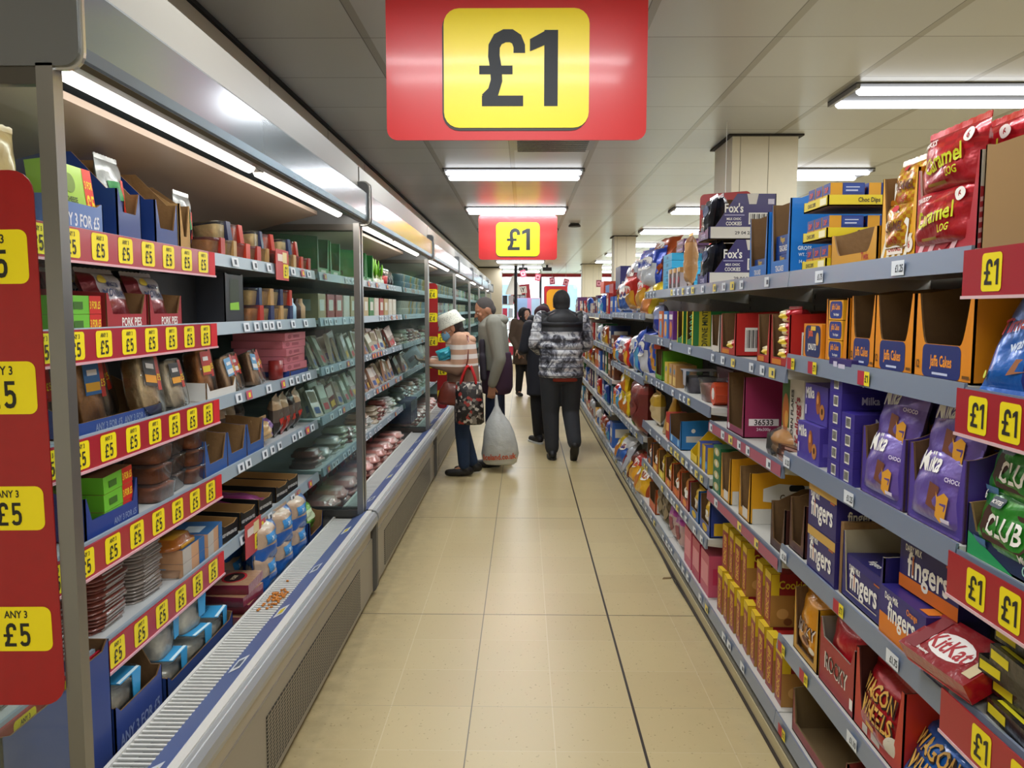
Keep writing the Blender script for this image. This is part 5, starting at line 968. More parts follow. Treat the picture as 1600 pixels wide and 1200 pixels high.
for i in range(9): L('rk%d' % (i % 3), lambda i=i: pouch(.10, .16, .06, [(0, ('a02a20', '5a504c', '3a3634')[i % 3]), (.35, '6a625c'), (.7, ('b8a484', '2c2a28', 'c8b090')[i % 3])], [('r', -.03, .03, .04, .07, 'b83024')], 100 + i % 3), 'snack_bag', 'bag', 'grey and red bag in the leaning row on the fourth fridge shelf', 'grey and red bags', 3.10 + i * .10, L4 + .002, x=.02 if i > 4 else .16, ry=-.14, rz=.1)
# fifth shelf: stacked thin meat packs, blue packs, black trays
for c_, (y, n, c) in enumerate(((1.86, 13, '6a3a30'), (2.08, 15, '7a4034'), (2.30, 15, '8a8078'), (1.66, 10, '7a4438'))):
    for k in range(n): L('thin' + c, lambda c=c: thin(.19, .17, .010, c, '9a9490'), 'sliced_meat_pack', 'meat pack', 'thin sliced meat pack piled on the fifth fridge shelf', 'thin sliced meat packs', y + r.uniform(-.006, .006) + k * .001, L5 + k * .0105, x=.02 + r.uniform(0, .012), rz=r.uniform(-.05, .05))
for i in range(4): L('bwp', lambda: carton(.17, .13, .045, card('c89a74'), front=[('r', -.085, -.02, .0, .045, 'b8b4ac'), ('r', .04, .085, 0, .045, '2a6aa8')], topcol=card('2a6298'), top=[('r', -.06, .02, -.03, .03, 'c8d8e0')]), 'sausage_pack', 'food pack', 'blue topped pack with pale ends on the fifth fridge shelf', 'blue topped packs', 2.53 + (i % 2) * .18, L5 + (i // 2) * .046, x=-.005, rz=.1 * (i % 2))
L('sauce', lambda: thin(.18, .15, .03, 'a8601c', 'c8901c'), 'sausage_pack', 'food pack', 'orange pack lying on the blue topped packs', None, 2.50, L5 + .093)
for i in range(5): L('bkt', lambda: case(.135, .34, .075, .07, .06, M('121214', .5), M('a07a48', .8), 'box', front=[('t', 'KEEP REFRIGERATED', .012, 0, .03, 'd8d8d8', .8, 0, .115)]), 'black_tray', 'display box', 'black KEEP REFRIGERATED tray with brown inside', 'black refrigerated trays', (2.86, 3.06, 3.27, 3.50, 3.66)[i], L5, x=-.0, rz=-.1)
L('pinkf', lambda: pouch(.12, .28, .06, lambda u, v: 'a03a88' if v < .6 else 'c89a50', [], 105, flat=True), 'sweet_bag', 'bag', 'magenta foil bag lying in a black tray', None, 3.27, L5 + .012, x=.02)
L('rcard', None, 'shelf_card', 'sign', 'tilted red £1 offer card clipped to the fifth fridge shelf', None, 3.00, L5 - .09, x=-.04)
# deck
XD = -.985
def D(*a, **k): k['x'] = k.get('x', 0) - .075; return L(*a, **k)
def coleslaw(): return tub(.15, .12, .105, 'faf6e4', '3aa0d8', [], fill=.66, cbump=.3, topds=[('t', 'COLESLAW', .02, 0, .0, '1a5a88', .7), ('t', 'CLASSIC', .014, 0, .025, '1a5a88', .7), ('r', -.054, .054, -.06, -.05, 'd8f0f8')])
D('dcase', lambda: case(.27, .28, .31, .31, .30, card('2c4284'), KRAFT_D, 'box', side=[('p', rrect(-.10, -.06, .2, .3, .015), '24386e')]), 'blue_case', 'display box', 'tall navy case at the near end of the fridge deck', 'navy deck cases', 1.62, LD, x=.02)
D('dcase2', lambda: case(.13, .28, .34, .34, .32, card('2c4284'), KRAFT_D, 'box'), 'blue_case', 'display box', 'second tall navy case standing behind the first on the deck', 'navy deck cases', 1.83, LD, x=.02)
D('dcase3', lambda: case(.26, .30, .33, .15, .13, card('2a4288'), KRAFT_D, 'trap', front=[('t', A3, .035, 0, .05, '8090b8', .8, 0, .22)]), 'blue_case', 'display box', 'navy ANY 3 FOR £5 case holding a coleslaw tub', 'navy deck cases', 2.04, LD, x=.02)
D('cole', coleslaw, 'coleslaw_tub', 'salad tub', 'coleslaw tub with blue label alone in the navy case', 'coleslaw tubs', 2.03, LD + .075, x=.04)
D('cback', lambda: carton(.2, .2, .068, KRAFT_D), 'cardboard_riser', 'cardboard', 'brown cardboard box under the lone coleslaw tub', None, 2.03, LD + .005, x=.04)
D('dcase4', lambda: case(.52, .28, .12, .09, .07, card('26407c'), KRAFT_D, 'box', front=[]), 'blue_case', 'display box', 'low navy tray around the stacked coleslaw tubs', 'navy deck cases', 2.46, LD, x=.02)
for i, (y, n) in enumerate(((2.32, 2), (2.50, 3), (2.66, 1))):
    for k in range(n): D('cole', None, 'coleslaw_tub', 'salad tub', 'coleslaw tub with blue label in the low navy tray', 'coleslaw tubs', y, LD + .006 + k * .109, x=.035 + .02 * k, rz=r.uniform(-.15, .15))
def mince(): return [('pack', carton(.17, .26, .035, film('8a3048'), topcol=film('b08a6a'), top=[('e', 0, -.05, .06, .045, 'b0202c'), ('e', 0, -.05, .05, .036, '2a1a18'), ('t', 'PORK', .018, 0, -.05, 'd8c0a0'), ('r', -.05, .05, .06, .12, 'd8b088'), ('r', -.08, -.03, .09, .125, 'e0d030')])[0][1])]
for k in range(4): D('mince', mince, 'meat_tray_pack', 'meat pack', 'pink edged meat pack with a round black label on the deck', 'pink edged meat packs', 2.88 + .03 * (k % 2), LD + k * .037, x=.0, rz=.12 * (k % 2) - .1)
D('whitec', lambda: carton(.30, .2, .04, card('d8d0c4')), 'white_tray', 'tray', 'flat white tray on the deck before the meat packs', None, 2.70, LD + .001, x=-.005)if False else None
def bluebag(): return pouch(.22, .16, .10, lambda u, v: '1f5ca8' if (v < -.0 or u > .5) else 'b8a088', [('r', -.06, .06, .09, .13, '3a8ac8'), ('t', 'ROLLS', .02, 0, .11, 'd8e8f4')], 107, fn=film)
for i in range(3):
    for k in range(2):
        for j in range(2): D('bbag', bluebag, 'bread_bag', 'bag', 'blue and clear bread bag on the fridge deck, %s row' % ('front' if not j else 'back'), 'blue bread bags', 3.13 + i * .22, LD + .002 + k * .115, x=.0 + .14 * j, rx=.0, rz=r.uniform(-.1, .1))
D('gcase2', lambda: case(.26, .28, .16, .13, .06, card('1d3c78'), KRAFT, 'trap'), 'blue_case', 'display box', 'navy case at the far end of the first fridge deck', None, 3.86, LD, x=.02)
D('glet', lambda: pouch(.2, .12, .08, lambda u, v: '7ac03a' if v > -.4 else '3a7a1c', [('r', -.06, .06, .04, .09, 'c8d8b0')], 108, fn=film), 'salad_bag', 'bag', 'bright green pack in the far navy deck case', None, 3.85, LD + .07, x=.02, rx=-.3)
# --- other fridges: leaning packs, pots and trays
pcol = [('8a5048', 'd8c8c0', 'pink'), ('b8a890', '8a7a5a', 'cream'), ('6a3a34', 'c8c0b8', 'dark red'), ('98a088', 'd8e0d0', 'grey green'), ('c89a80', 'e0d8d0', 'peach'), ('a8a8a0', 'd8d8d8', 'silver')]
def leanpack(i):
    c, l, n = pcol[i]; return lambda: carton(.13, .018, .17, film(c), front=[('r', -.055, .055, .09, .16, l), ('r', -.04, .04, .02, .06, '%s' % ('b8343c', '34508c', 'c8a030')[i % 3])])
def fillL(Y0, Y1, z, mode, where, dens=1.):
    y = Y0 + .1
    while y < Y1 - .12:
        i = r.randrange(6)
        if mode == 'lean':
            for j in range(2): L('lp%d' % i, leanpack(i), 'chilled_pack', 'chilled pack', '%s chilled pack leaning on %s' % (pcol[i][2], where), 'leaning chilled packs', y + .0 * j, z + .002, x=r.uniform(0, .03) + .06 * j, rx=-r.uniform(.2, .5), ry=r.uniform(-.2, .2), rz=r.uniform(-.15, .15), s=r.uniform(.85, 1.08))
            y += r.uniform(.14, .21)
        elif mode == 'pile':
            for k in range(r.randint(2, 4)): L('tp%d' % i, lambda i=i: thin(.18, .15, .03, pcol[i][0], pcol[i][1]), 'chilled_pack', 'chilled pack', '%s chilled pack piled on %s' % (pcol[i][2], where), 'piled chilled packs', y, z + k * .031, x=.01 + r.uniform(0, .02), rz=r.uniform(-.1, .1))
            y += .21
        elif mode == 'pots':
            for k in range(2): L('pp%d' % (i % 3), lambda i=i: [('bag', B().loft([(0, .05, 0, .036, .036), (0, .05, .06, .046, .046), (0, .05, .063, .048, .048), (0, .05, .066, .048, .048)], M(('d8d4c8', '8ab0c8', 'c8b070')[i % 3], .4, 0, .3), 12))], 'yogurt_pot', 'pot', 'small round pot on %s' % where, 'round pots', y, z + k * .067)
            y += .105
        elif mode == 'boxes':
            c = r.choice(['2a7a34', '2a4a8c', 'b8a070', 'd8d0c0', 'a83a34']); nm = {'2a7a34': 'green', '2a4a8c': 'blue', 'b8a070': 'tan', 'd8d0c0': 'cream', 'a83a34': 'red'}[c]
            L('bx' + c, lambda c=c: carton(.16, .2, .14, card(c), front=[('r', -.05, .05, .05, .11, 'd8d8cc')], side=[('r', -.06, .06, .05, .11, 'd8d8cc')]), 'chilled_box', 'box', '%s chilled carton on %s' % (nm, where), 'chilled cartons', y + .02, z)
            y += .2
nm2 = ['top', 'second', 'third', 'fourth', 'fifth']
modes = {1: ['', 'boxes', 'lean', 'lean', 'pile'], 2: ['pots', 'pots', 'pile', 'lean', 'pile'], 3: ['pots', 'boxes', 'pots', 'lean', 'pile'], 4: ['boxes', 'pots', 'boxes', 'pile', ''], 5: ['boxes', '', 'pots', '', ''], 6: ['boxes', '', '', '', '']}
fn_ = ['', 'second fridge', 'third fridge', 'fourth fridge', 'fifth fridge', 'sixth fridge', 'last fridge']
for fi in range(1, 7):
    for li, md in enumerate(modes[fi]):
        if md: fillL(FY[fi][0] + .05, FY[fi][1] - .02, (L1, L2, L3, L4, L5)[li], md, '%s %s shelf' % (fn_[fi], nm2[li]))
# second fridge: green cartons, leafy vegetables, deck trays
for i in range(4): L('gcart', lambda: case(.24, .3, .22, .20, .04, card('1f8a3c'), card('17702e'), 'box', side=[('t', 'Quorn', .05, -.02, .06, '12281a', .9), ('r', -.15, .15, .0, .03, 'c8b8a8')], front=[('r', -.05, .05, .0, .03, 'd8d8c8')]), 'green_case', 'display box', 'bright green open case on the top shelf of the second fridge', 'bright green cases', (4.32, 4.60, 5.35, 5.62)[i], L1)
def leafy():
    b = B(); rr = random.Random(4); g = M('7cc22c', .5, 0, .2, .2, 20, 0, .25); w_ = M('d0dcb0', .4)
    for i in range(9):
        a = rr.uniform(-.5, .5); c = rr.uniform(-.3, .3); h = rr.uniform(.14, .22); p = V3((rr.uniform(-.03, .03), .05 + rr.uniform(-.02, .02), 0)); q = p + V3((a * .12, c * .1, h * .55))
        b.tube([p, q], [.012, .008], w_, 6); T = Matrix.Translation(q) @ Matrix.Rotation(a, 4, 'Y') @ Matrix.Rotation(-c, 4, 'X')
        b.ell((0, 0, h * .25), (.035, .010, h * .32), g, T, 10, 6)
    b.box(-.06, .06, 0, .09, 0, .055, card('b02a28') if False else film('d8e4d8')); return [('bag', b)]
for i in range(3): L('leaf', leafy, 'pak_choi', 'vegetable', 'bunch of bright green pak choi on the second fridge top shelf', 'pak choi bunches', 5.88 + i * .15, L1, rz=i * .3 - .3, rx=-.2, s=.85)
L('rpot', lambda: [('bag', B().loft([(0, .05, 0, .05, .045), (0, .05, .08, .055, .05)], M('b8282c', .4, 0, .3), 14))], 'red_punnet', 'punnet', 'small red punnet beside the pak choi', None, 6.30, L1, x=-.01)
for i in range(3): L('dkp', lambda: pouch(.12, .13, .06, [(0, '2c1a20'), (.6, '4a3c30')], [], 110), 'chilli_bag', 'bag', 'dark wrapped bag next to the red punnet', 'dark wrapped bags', 6.42 + i * .13, L1, rx=-.2)
for fi in (1, 2):
    y = FY[fi][0] + .15
    while y < FY[fi][1] - .3:
        for k in range(3): D('ham', lambda: thin(.22, .2, .04, 'b87a70', 'd8b8b0'), 'ham_pack', 'meat pack', 'pink ham pack on the deck of the %s' % fn_[fi], 'pink ham packs', y, LD + k * .042, x=.01, rz=r.uniform(-.15, .15))
        D('upham', leanpack(0), 'chilled_pack', 'chilled pack', 'upright pink pack at the deck back of the %s' % fn_[fi], 'upright deck packs', y, LD, x=.26, rx=-.2, s=1.2)
        y += .26
for i in range(6): D('bluup', lambda: carton(.05, .2, .2, card('22407c'), front=[('r', -.02, .02, .1, .19, 'c8c8cc')]), 'blue_carton', 'box', 'upright blue carton on the deck of the third fridge', 'upright blue cartons', 7.1 + i * .07, LD + .13, x=.0)
finish_labels()
# ================================================================ PEOPLE (local frame: facing -y, x to their left)
SK = M('b98668', .5, 0, 0, .05, 60, 0, .06)
def remesh(o, vox, it=4, fac=.6):
    m = o.modifiers.new('r', 'REMESH'); m.mode = 'VOXEL'; m.voxel_size = vox; m.use_smooth_shade = True
    s = o.modifiers.new('s', 'SMOOTH'); s.factor = fac; s.iterations = it; return o
def hand(b, W, d, n, m, curl=.6, left=True, s=1.):
    """palm + five fingers; W wrist, d pointing direction, n palm normal (towards the palm side)"""
    W = V3(W); d = V3(d).normalized(); n = (V3(n) - d * V3(n).dot(d)).normalized(); q = d.cross(n) * (1 if left else -1)  # q: towards thumb
    T = lambda a, c, e: W + d * a * s + q * c * s + n * e * s
    for c in (-.028, -.010, .010, .028): b.limb(T(0, c * .6, 0), .016 * s, T(.085, c, 0), .012 * s, m, 8)
    for i, (c, L) in enumerate(((.030, .072), (.011, .082), (-.009, .076), (-.029, .060))):
        p = T(.085, c, 0); a = curl * .5; pts = [p]
        for k, f in enumerate((.42, .33, .25)):
            p = p + (d * math.cos(a) + n * math.sin(a)) * L * f * s; pts.append(p); a += curl * (.8 + .1 * i)
        for k in range(3): b.limb(pts[k], (.0088 - .0006 * k) * s, pts[k + 1], (.0082 - .0006 * k) * s, m, 8)
    p0 = T(.022, .03, .004); p1 = T(.055, .058, .016); p2 = T(.082, .062, .03 + .02 * curl)
    b.limb(p0, .012 * s, p1, .0105 * s, m, 8); b.limb(p1, .0102 * s, p2, .008 * s, m, 8)
def head(b, T, m, jaw=1.):
    b.ell((0, .005, .115), (.074, .094, .105), m, T, 20, 12); b.ell((0, -.030, .050), (.053 * jaw, .058, .052), m, T, 16, 9); b.ell((0, -.066, .022), (.026, .022, .018), m, T, 12, 7)
    b.limb((0, -.086, .112), .008, (0, -.108, .077), .0125, m, 8, T)
    for s in (-1, 1):
        b.limb((s * .012, -.102, .074), .007, (s * .014, -.094, .074), .007, m, 8, T)
        b.limb((s * .012, -.085, .128), .009, (s * .048, -.068, .126), .008, m, 8, T)
        b.ell((s * .040, -.066, .082), (.022, .018, .02), m, T, 10, 7); b.ell((s * .077, .012, .092), (.010, .022, .032), m, T, 10, 7); b.ell((s * .082, .02, .105), (.006, .016, .018), m, T, 8, 6)
    b.ell((0, -.089, .050), (.022, .010, .006), m, T, 10, 6); b.ell((0, -.087, .040), (.019, .010, .007), m, T, 10, 6)
def eyes(o, T, half=False):
    for s in (-1, 1):
        b = B(); b.ell((s * .030, -.078, .105), (.0125, .010, .0075 if not half else .004), M('d8d0c8', .3), T, 10, 7); b.ell((s * .030, -.0865, .1045), (.006, .003, .0055 if not half else .0035), M('1c130f', .2), T, 8, 6); b.obj('eye', o, True)
def person(loc, rz, lab, skin, H, J, build):
    """one continuous skin body with joints J, clothing from build(e, J)"""
    e = empty('person', loc, rz); tag(e, lab, 'person')
    b = B(); nk = J['neck']; HT = Matrix.Translation(nk) @ Matrix.Rotation(J.get('hyaw', 0), 4, 'Z') @ Matrix.Rotation(J.get('hpit', 0), 4, 'X')
    J['HT'] = HT; head(b, HT, skin, J.get('jaw', 1))
    b.limb(V3(nk) + V3((0, .03, -.08)), .058, HT @ V3((0, .012, .05)), .052, skin, 14)
    z = H * .82; sh = J['shw']
    b.loft([(0, .0, H * .50, .14, .10), (0, 0, H * .56, .155, .11), (0, 0, H * .64, .13, .095), (0, .0, H * .74, .16, .105), (0, J['lean'] * .5, H * .80, sh * .9, .09), (0, J['lean'], H * .835, sh * .55, .06)], skin, 18)
    for s, k in ((1, 'L'), (-1, 'R')):
        S0 = V3((s * sh, J['lean'], z)); E0 = V3(J['el' + k]); W0 = V3(J['wr' + k]); J['S' + k] = S0
        b.limb(S0, .052, E0, .040, skin); b.limb(E0, .040, W0, .026, skin)
        hd = J.get('hd' + k) or tuple(W0 - E0); hn = J.get('hn' + k, (0, 0, -1)); hand(b, W0 + V3(hd).normalized() * .01, hd, hn, skin, J.get('curl' + k, .5), left=(k == 'L'))
        hp = V3((s * .085, 0, H * .52)); kn = V3(J['kn' + k]); an = V3(J['an' + k])
        b.limb(hp, .085, kn, .055, skin); b.limb(kn, .055, an, .036, skin); ft = V3(J.get('ft' + k, (0, -.13, -.02)))
        b.limb(an, .034, an + ft * .8 + V3((0, 0, -.012)), .016, skin)
    o = b.obj('body', e); remesh(o, .0065, 3, .5)
    eyes(e, HT, J.get('half', False))
    build(e, J); return e
def cloth(e, name, f, vox=.011, it=5, label=None, mat=None):
    b = B(); f(b); o = b.obj(name, e); remesh(o, vox, it)
    if label: o['label'] = label
    return o
def shoe(e, an, ft, m, sole=None, s=1., name='shoe'):
    an = V3(an); ft = V3(ft); d = ft.normalized(); b = B()
    heel = an - d * .045 + V3((0, 0, -.035)) * s; toe = an + ft * 1.05 + V3((0, 0, -.022))
    b.limb(heel, .040 * s, an + d * .05 + V3((0, 0, -.03)), .043 * s, m); b.limb(an + d * .05 + V3((0, 0, -.032)), .043 * s, toe, .034 * s, m); b.limb(an + V3((0, 0, .0)), .043 * s, heel, .042 * s, m)
    o = b.obj(name, e); remesh(o, .008, 3)
    zmin = min(heel.z - .04 * s, toe.z - .034 * s)
    if sole:
        q = B(); q.loft([(0, 0, 0, .047, .145), (0, 0, .022, .048, .148)], sole, 18, Matrix.Translation(((heel.x + toe.x) / 2, (heel.y + toe.y) / 2, zmin - .004)) @ Matrix.Rotation(math.atan2(-d.x, d.y) if abs(d.z) < .5 else 0, 4, 'Z') , pw=.8); q.obj('sole', o)
    return o
def trousers(b, J, H, m, wd=1., hem=.07):
    b.loft([(0, .0, H * .44, .135 * wd, .105), (0, 0, H * .50, .165 * wd, .125), (0, 0, H * .56, .16 * wd, .118), (0, 0, H * .60, .15 * wd, .108)], m, 18)
    for s, k in ((1, 'L'), (-1, 'R')):
        hp = V3((s * .082 * wd, 0, H * .50)); kn = V3(J['kn' + k]); an = V3(J['an' + k])
        b.limb(hp, .100 * wd, kn, .073 * wd, m); b.limb(kn, .073 * wd, an + (kn - an).normalized() * hem * .4, .058 * wd, m)
def jacket(b, J, H, m, hem=.46, wd=1., puff=0., arm=1.):
    sh = J['shw']; ln = J['lean']; n = 9 if puff else 4
    z0, z1 = H * hem, H * .80
    for i in range(n):
        pass
    secs = []
    N_ = 26
    for i in range(N_ + 1):
        t = i / N_; z = z0 + (z1 - z0) * t; w_ = (.185 + (sh * 1.02 - .185) * max(0, (t - .35) / .65) ** 1.2 if t > .35 else .195 - .01 * t / .35) * wd
        bul = 1 + puff * abs(math.sin(math.pi * t * 8)) if puff else 1
        secs.append((0, ln * t, z, w_ * bul, (.135 + .01 * math.sin(3 * t)) * bul * (1 if wd <= 1.05 else 1.08)))
    secs += [(0, ln, H * .83, sh * .82, .105), (0, ln, H * .85, sh * .5, .085), (0, ln, H * .865, sh * .36, .075)]
    b.loft(secs, m, 26)
    for k in 'LR':
        S0, E0, W0 = J['S' + k], V3(J['el' + k]), V3(J['wr' + k])
        if puff:
            for A_, B_, ra, rb in ((S0, E0, .083, .070), (E0, W0, .070, .052)):
                for i in range(4): p = A_.lerp(B_, i / 4); q = A_.lerp(B_, (i + .9) / 4); rr_ = ra + (rb - ra) * i / 4; b.limb(p.lerp(q, .3), rr_ * arm, p.lerp(q, .7), rr_ * arm, m)
        else:
            b.limb(S0, .074 * arm, E0, .060 * arm, m); b.limb(E0, .060 * arm, W0.lerp(E0, .06), .044 * arm, m)
# ---- material recipes for the clothing
def stripe_mat():
    m, nt, p = new_mat('striped_knit'); tc = N(nt, 'ShaderNodeTexCoord'); sx = N(nt, 'ShaderNodeSeparateXYZ'); nt.links.new(tc.outputs['Object'], sx.inputs[0])
    a = N(nt, 'ShaderNodeMath', op='SUBTRACT', i1=1.02); nt.links.new(sx.outputs[2], a.inputs[0]); d = N(nt, 'ShaderNodeMath', op='DIVIDE', i1=.085); nt.links.new(a.outputs[0], d.inputs[0])
    f = N(nt, 'ShaderNodeMath', op='FRACT'); nt.links.new(d.outputs[0], f.inputs[0]); l = N(nt, 'ShaderNodeMath', op='GREATER_THAN', i1=.52); nt.links.new(f.outputs[0], l.inputs[0])
    g = N(nt, 'ShaderNodeMath', op='GREATER_THAN', i1=1.00); nt.links.new(sx.outputs[2], g.inputs[0]); g2 = N(nt, 'ShaderNodeMath', op='LESS_THAN', i1=1.19); nt.links.new(sx.outputs[2], g2.inputs[0])
    m1 = N(nt, 'ShaderNodeMath', op='MULTIPLY'); nt.links.new(l.outputs[0], m1.inputs[0]); nt.links.new(g.outputs[0], m1.inputs[1]); m2 = N(nt, 'ShaderNodeMath', op='MULTIPLY'); nt.links.new(m1.outputs[0], m2.inputs[0]); nt.links.new(g2.outputs[0], m2.inputs[1])
    c1 = mixc(nt, g.outputs[0], rgb('8d6f5c'), rgb('c2997f')); nt.links.new(mixc(nt, m2.outputs[0], c1, rgb('e4ded8')), p.inputs['Base Color']); p.inputs['Roughness'].default_value = .9; return m
def tiedye():
    m, nt, p = new_mat('tie_dye_quilting'); tc = N(nt, 'ShaderNodeTexCoord'); sx = N(nt, 'ShaderNodeSeparateXYZ'); nt.links.new(tc.outputs['Object'], sx.inputs[0])
    n = N(nt, 'ShaderNodeTexNoise'); n.inputs['Scale'].default_value = 9; n.inputs['Detail'].default_value = 6; n.inputs['Roughness'].default_value = .7; n.inputs['Distortion'].default_value = .8; nt.links.new(tc.outputs['Object'], n.inputs['Vector'])
    r_ = N(nt, 'ShaderNodeValToRGB'); nt.links.new(n.outputs['Fac'], r_.inputs[0]); e = r_.color_ramp.elements; e[0].position = .40; e[0].color = rgb('25262f'); e[1].position = .55; e[1].color = rgb('d4d6da')
    x = r_.color_ramp.elements.new(.49); x.color = rgb('80838f')
    g = N(nt, 'ShaderNodeMath', op='GREATER_THAN', i1=1.285); nt.links.new(sx.outputs[2], g.inputs[0])
    ab = N(nt, 'ShaderNodeMath', op='ABSOLUTE'); nt.links.new(sx.outputs[0], ab.inputs[0]); l = N(nt, 'ShaderNodeMath', op='LESS_THAN', i1=.205); nt.links.new(ab.outputs[0], l.inputs[0])
    mu = N(nt, 'ShaderNodeMath', op='MULTIPLY'); nt.links.new(g.outputs[0], mu.inputs[0]); nt.links.new(l.outputs[0], mu.inputs[1])
    c = mixc(nt, mu.outputs[0], r_.outputs[0], rgb('16171b')); c = mixc(nt, gridline(nt, sx.outputs[2], .845, .088, .009), c, rgb('30323c'), f=.75)
    nt.links.new(c, p.inputs['Base Color']); p.inputs['Roughness'].default_value = .5; return m
def floral():
    m, nt, p = new_mat('floral_bag_cloth'); tc = N(nt, 'ShaderNodeTexCoord'); v = N(nt, 'ShaderNodeTexVoronoi'); v.inputs['Scale'].default_value = 38; nt.links.new(tc.outputs['Object'], v.inputs['Vector'])
    s = N(nt, 'ShaderNodeSeparateColor'); nt.links.new(v.outputs['Color'], s.inputs[0]); r_ = N(nt, 'ShaderNodeValToRGB'); r_.color_ramp.interpolation = 'CONSTANT'; nt.links.new(s.outputs[0], r_.inputs[0])
    e = r_.color_ramp.elements; e[0].color = rgb('1c191b'); e[1].position = .93; e[1].color = rgb('a63a34')
    for pz, c in ((.45, '4a4440'), (.62, '8a847c'), (.78, 'c4beb4'), (.86, '2a2624')): x = e.new(pz); x.color = rgb(c)
    nt.links.new(r_.outputs[0], p.inputs['Base Color']); p.inputs['Roughness'].default_value = .4; return m
def hatmat():
    m, nt, p = new_mat('speckled_hat'); tc = N(nt, 'ShaderNodeTexCoord'); v = N(nt, 'ShaderNodeTexVoronoi'); v.inputs['Scale'].default_value = 95; nt.links.new(tc.outputs['Object'], v.inputs['Vector'])
    l = N(nt, 'ShaderNodeMath', op='LESS_THAN', i1=.27); nt.links.new(v.outputs['Distance'], l.inputs[0]); nt.links.new(mixc(nt, l.outputs[0], rgb('dedfd2'), rgb('7d8474')), p.inputs['Base Color']); p.inputs['Roughness'].default_value = .9; return m

# ---- 1. woman in the bucket hat, facing the fridge (-X)
H = 1.50
J = dict(neck=(0, -.075, 1.24), hpit=.42, shw=.165, lean=-.035, elL=(.205, -.05, .98), wrL=(.13, -.29, 1.03), elR=(-.20, -.05, .98), wrR=(-.07, -.30, 1.04), hdL=(-.1, -1, .15), hdR=(.15, -1, .12), hnL=(-.3, 0, 1), hnR=(.3, 0, 1), curlL=.5, curlR=.5,
         knL=(.075, -.02, .42), knR=(-.075, -.03, .42), anL=(.075, .0, .075), anR=(-.085, .07, .075), half=True)
def bw(e, J):
    dm = M('1f3350', .85, 0, 0, .2, 60, 0, .15)
    cloth(e, 'jeans', lambda b: trousers(b, J, H, dm, .93))
    cloth(e, 'striped_jumper', lambda b: jacket(b, J, H, stripe_mat(), .475, 1.0), .010, 4)
    cloth(e, 'hood', lambda b: (b.ell((0, .045, 1.225), (.10, .06, .045), stripe_mat(), None, 16, 8),), .009)
    T = J['HT']
    cloth(e, 'hair', lambda b: (b.ell((0, .022, .115), (.080, .092, .100), M('1d1512', .6), T, 18, 9), b.ell((0, .06, .05), (.06, .045, .06), M('1d1512', .6), T, 14, 7)), .008)
    b = B(); hm = hatmat(); b.loft([(0, .012, .118, .112, .132), (0, .012, .122, .114, .134), (0, .012, .155, .094, .112), (0, .012, .19, .090, .106), (0, .01, .235, .080, .094), (0, .01, .245, .06, .075), (0, .01, .247, .01, .01)], hm, 28, T); b.obj('bucket_hat', e, True)
    b = B(); mm = M('7fb0d0', .7); b.loft([(0, -.055, .005, .030, .045), (0, -.06, .03, .052, .056), (0, -.062, .06, .060, .054), (0, -.058, .092, .058, .045)], mm, 18, T); o = b.obj('face_mask', e, True)
    b = B(); [b.tube([(s * .056, -.05, .075), (s * .08, .02, .085)], .0018, M('d8e0e4', .6), 5, T) for s in (-1, 1)]; b.obj('mask_loop', o)
    for k in 'LR': shoe(e, J['an' + k], (0, -.14, -.02), M('121214', .35), None, .95)
woman_loc = (-.53, 7.16, 0)
W1 = person(woman_loc, -math.pi / 2, 'woman in a speckled bucket hat and striped jumper reading a pack at the fridge', SK, H, J, bw)
def wl(p, loc=woman_loc, rz=-math.pi / 2):
    c, s = math.cos(rz), math.sin(rz); return (loc[0] + p[0] * c - p[1] * s, loc[1] + p[0] * s + p[1] * c, loc[2] + p[2])
# held pack
e = bpy.data.objects.new('food_packet', pouch(.17, .13, .025, [(0, 'c8c8d0')], [('r', -.05, .02, .03, .07, '9a8a98')], 120, fn=film)[0][1].mesh('food_packet')); COL.objects.link(e)
e.matrix_world = Matrix.Translation(wl((.10, -.42, 1.02))) @ Matrix.Rotation(-.15, 4, 'Z') @ Matrix.Rotation(-.7, 4, 'Y') @ Matrix.Rotation(-.35, 4, 'X'); tag(e, 'clear white packet held by the bucket hat woman', 'food packet')
e = bpy.data.objects.new('teal_packet', pouch(.13, .08, .06, [(0, '1c8ea6'), (.7, '3ab0c0')], [], 121)[0][1].mesh('teal_packet')); COL.objects.link(e)
e.matrix_world = Matrix.Translation(wl((.215, -.15, 1.06))) @ Matrix.Rotation(0, 4, 'Z') @ Matrix.Rotation(-.35, 4, 'Y') @ Matrix.Rotation(-.2, 4, 'X'); tag(e, 'shiny teal packet tucked on the forearm of the bucket hat woman', 'packet')
# floral tote hanging from her left forearm
tx, ty, tz = wl((.26, .0, 0)); tx = -.475; ty = 6.90
e = empty('tote_bag', (tx, ty, .50)); b = B(); fm = floral()
b.loft([(.01, 0, 0, .10, .05), (.01, 0, .02, .125, .065), (.005, 0, .15, .125, .065), (0, 0, .30, .118, .05), (0, 0, .37, .11, .03), (0, 0, .372, .10, .02)], fm, 22, pw=.7); b.obj('bag_body', e, True)
hm = M('c41a1e', .5)
for s in (-1, 1):
    b = B(); yy = s * .02; pts = [(-.07, yy, .36), (-.055, yy, .42), (-.02, yy + .01, .50), (-.01, .11, .50), (.0, .12, .475), (.02, yy + .02, .50), (.05, yy, .42), (.065, yy, .36)]
    for q in range(len(pts) - 1):
        a, c = V3(pts[q]), V3(pts[q + 1]); b.limb(a + V3((0, s * .004, 0)), .011, c + V3((0, s * .004, 0)), .011, hm, 6)
    b.obj('handle', e, True)
tag(e, 'dark floral shopping tote with red handles on the woman\'s forearm', 'bag')
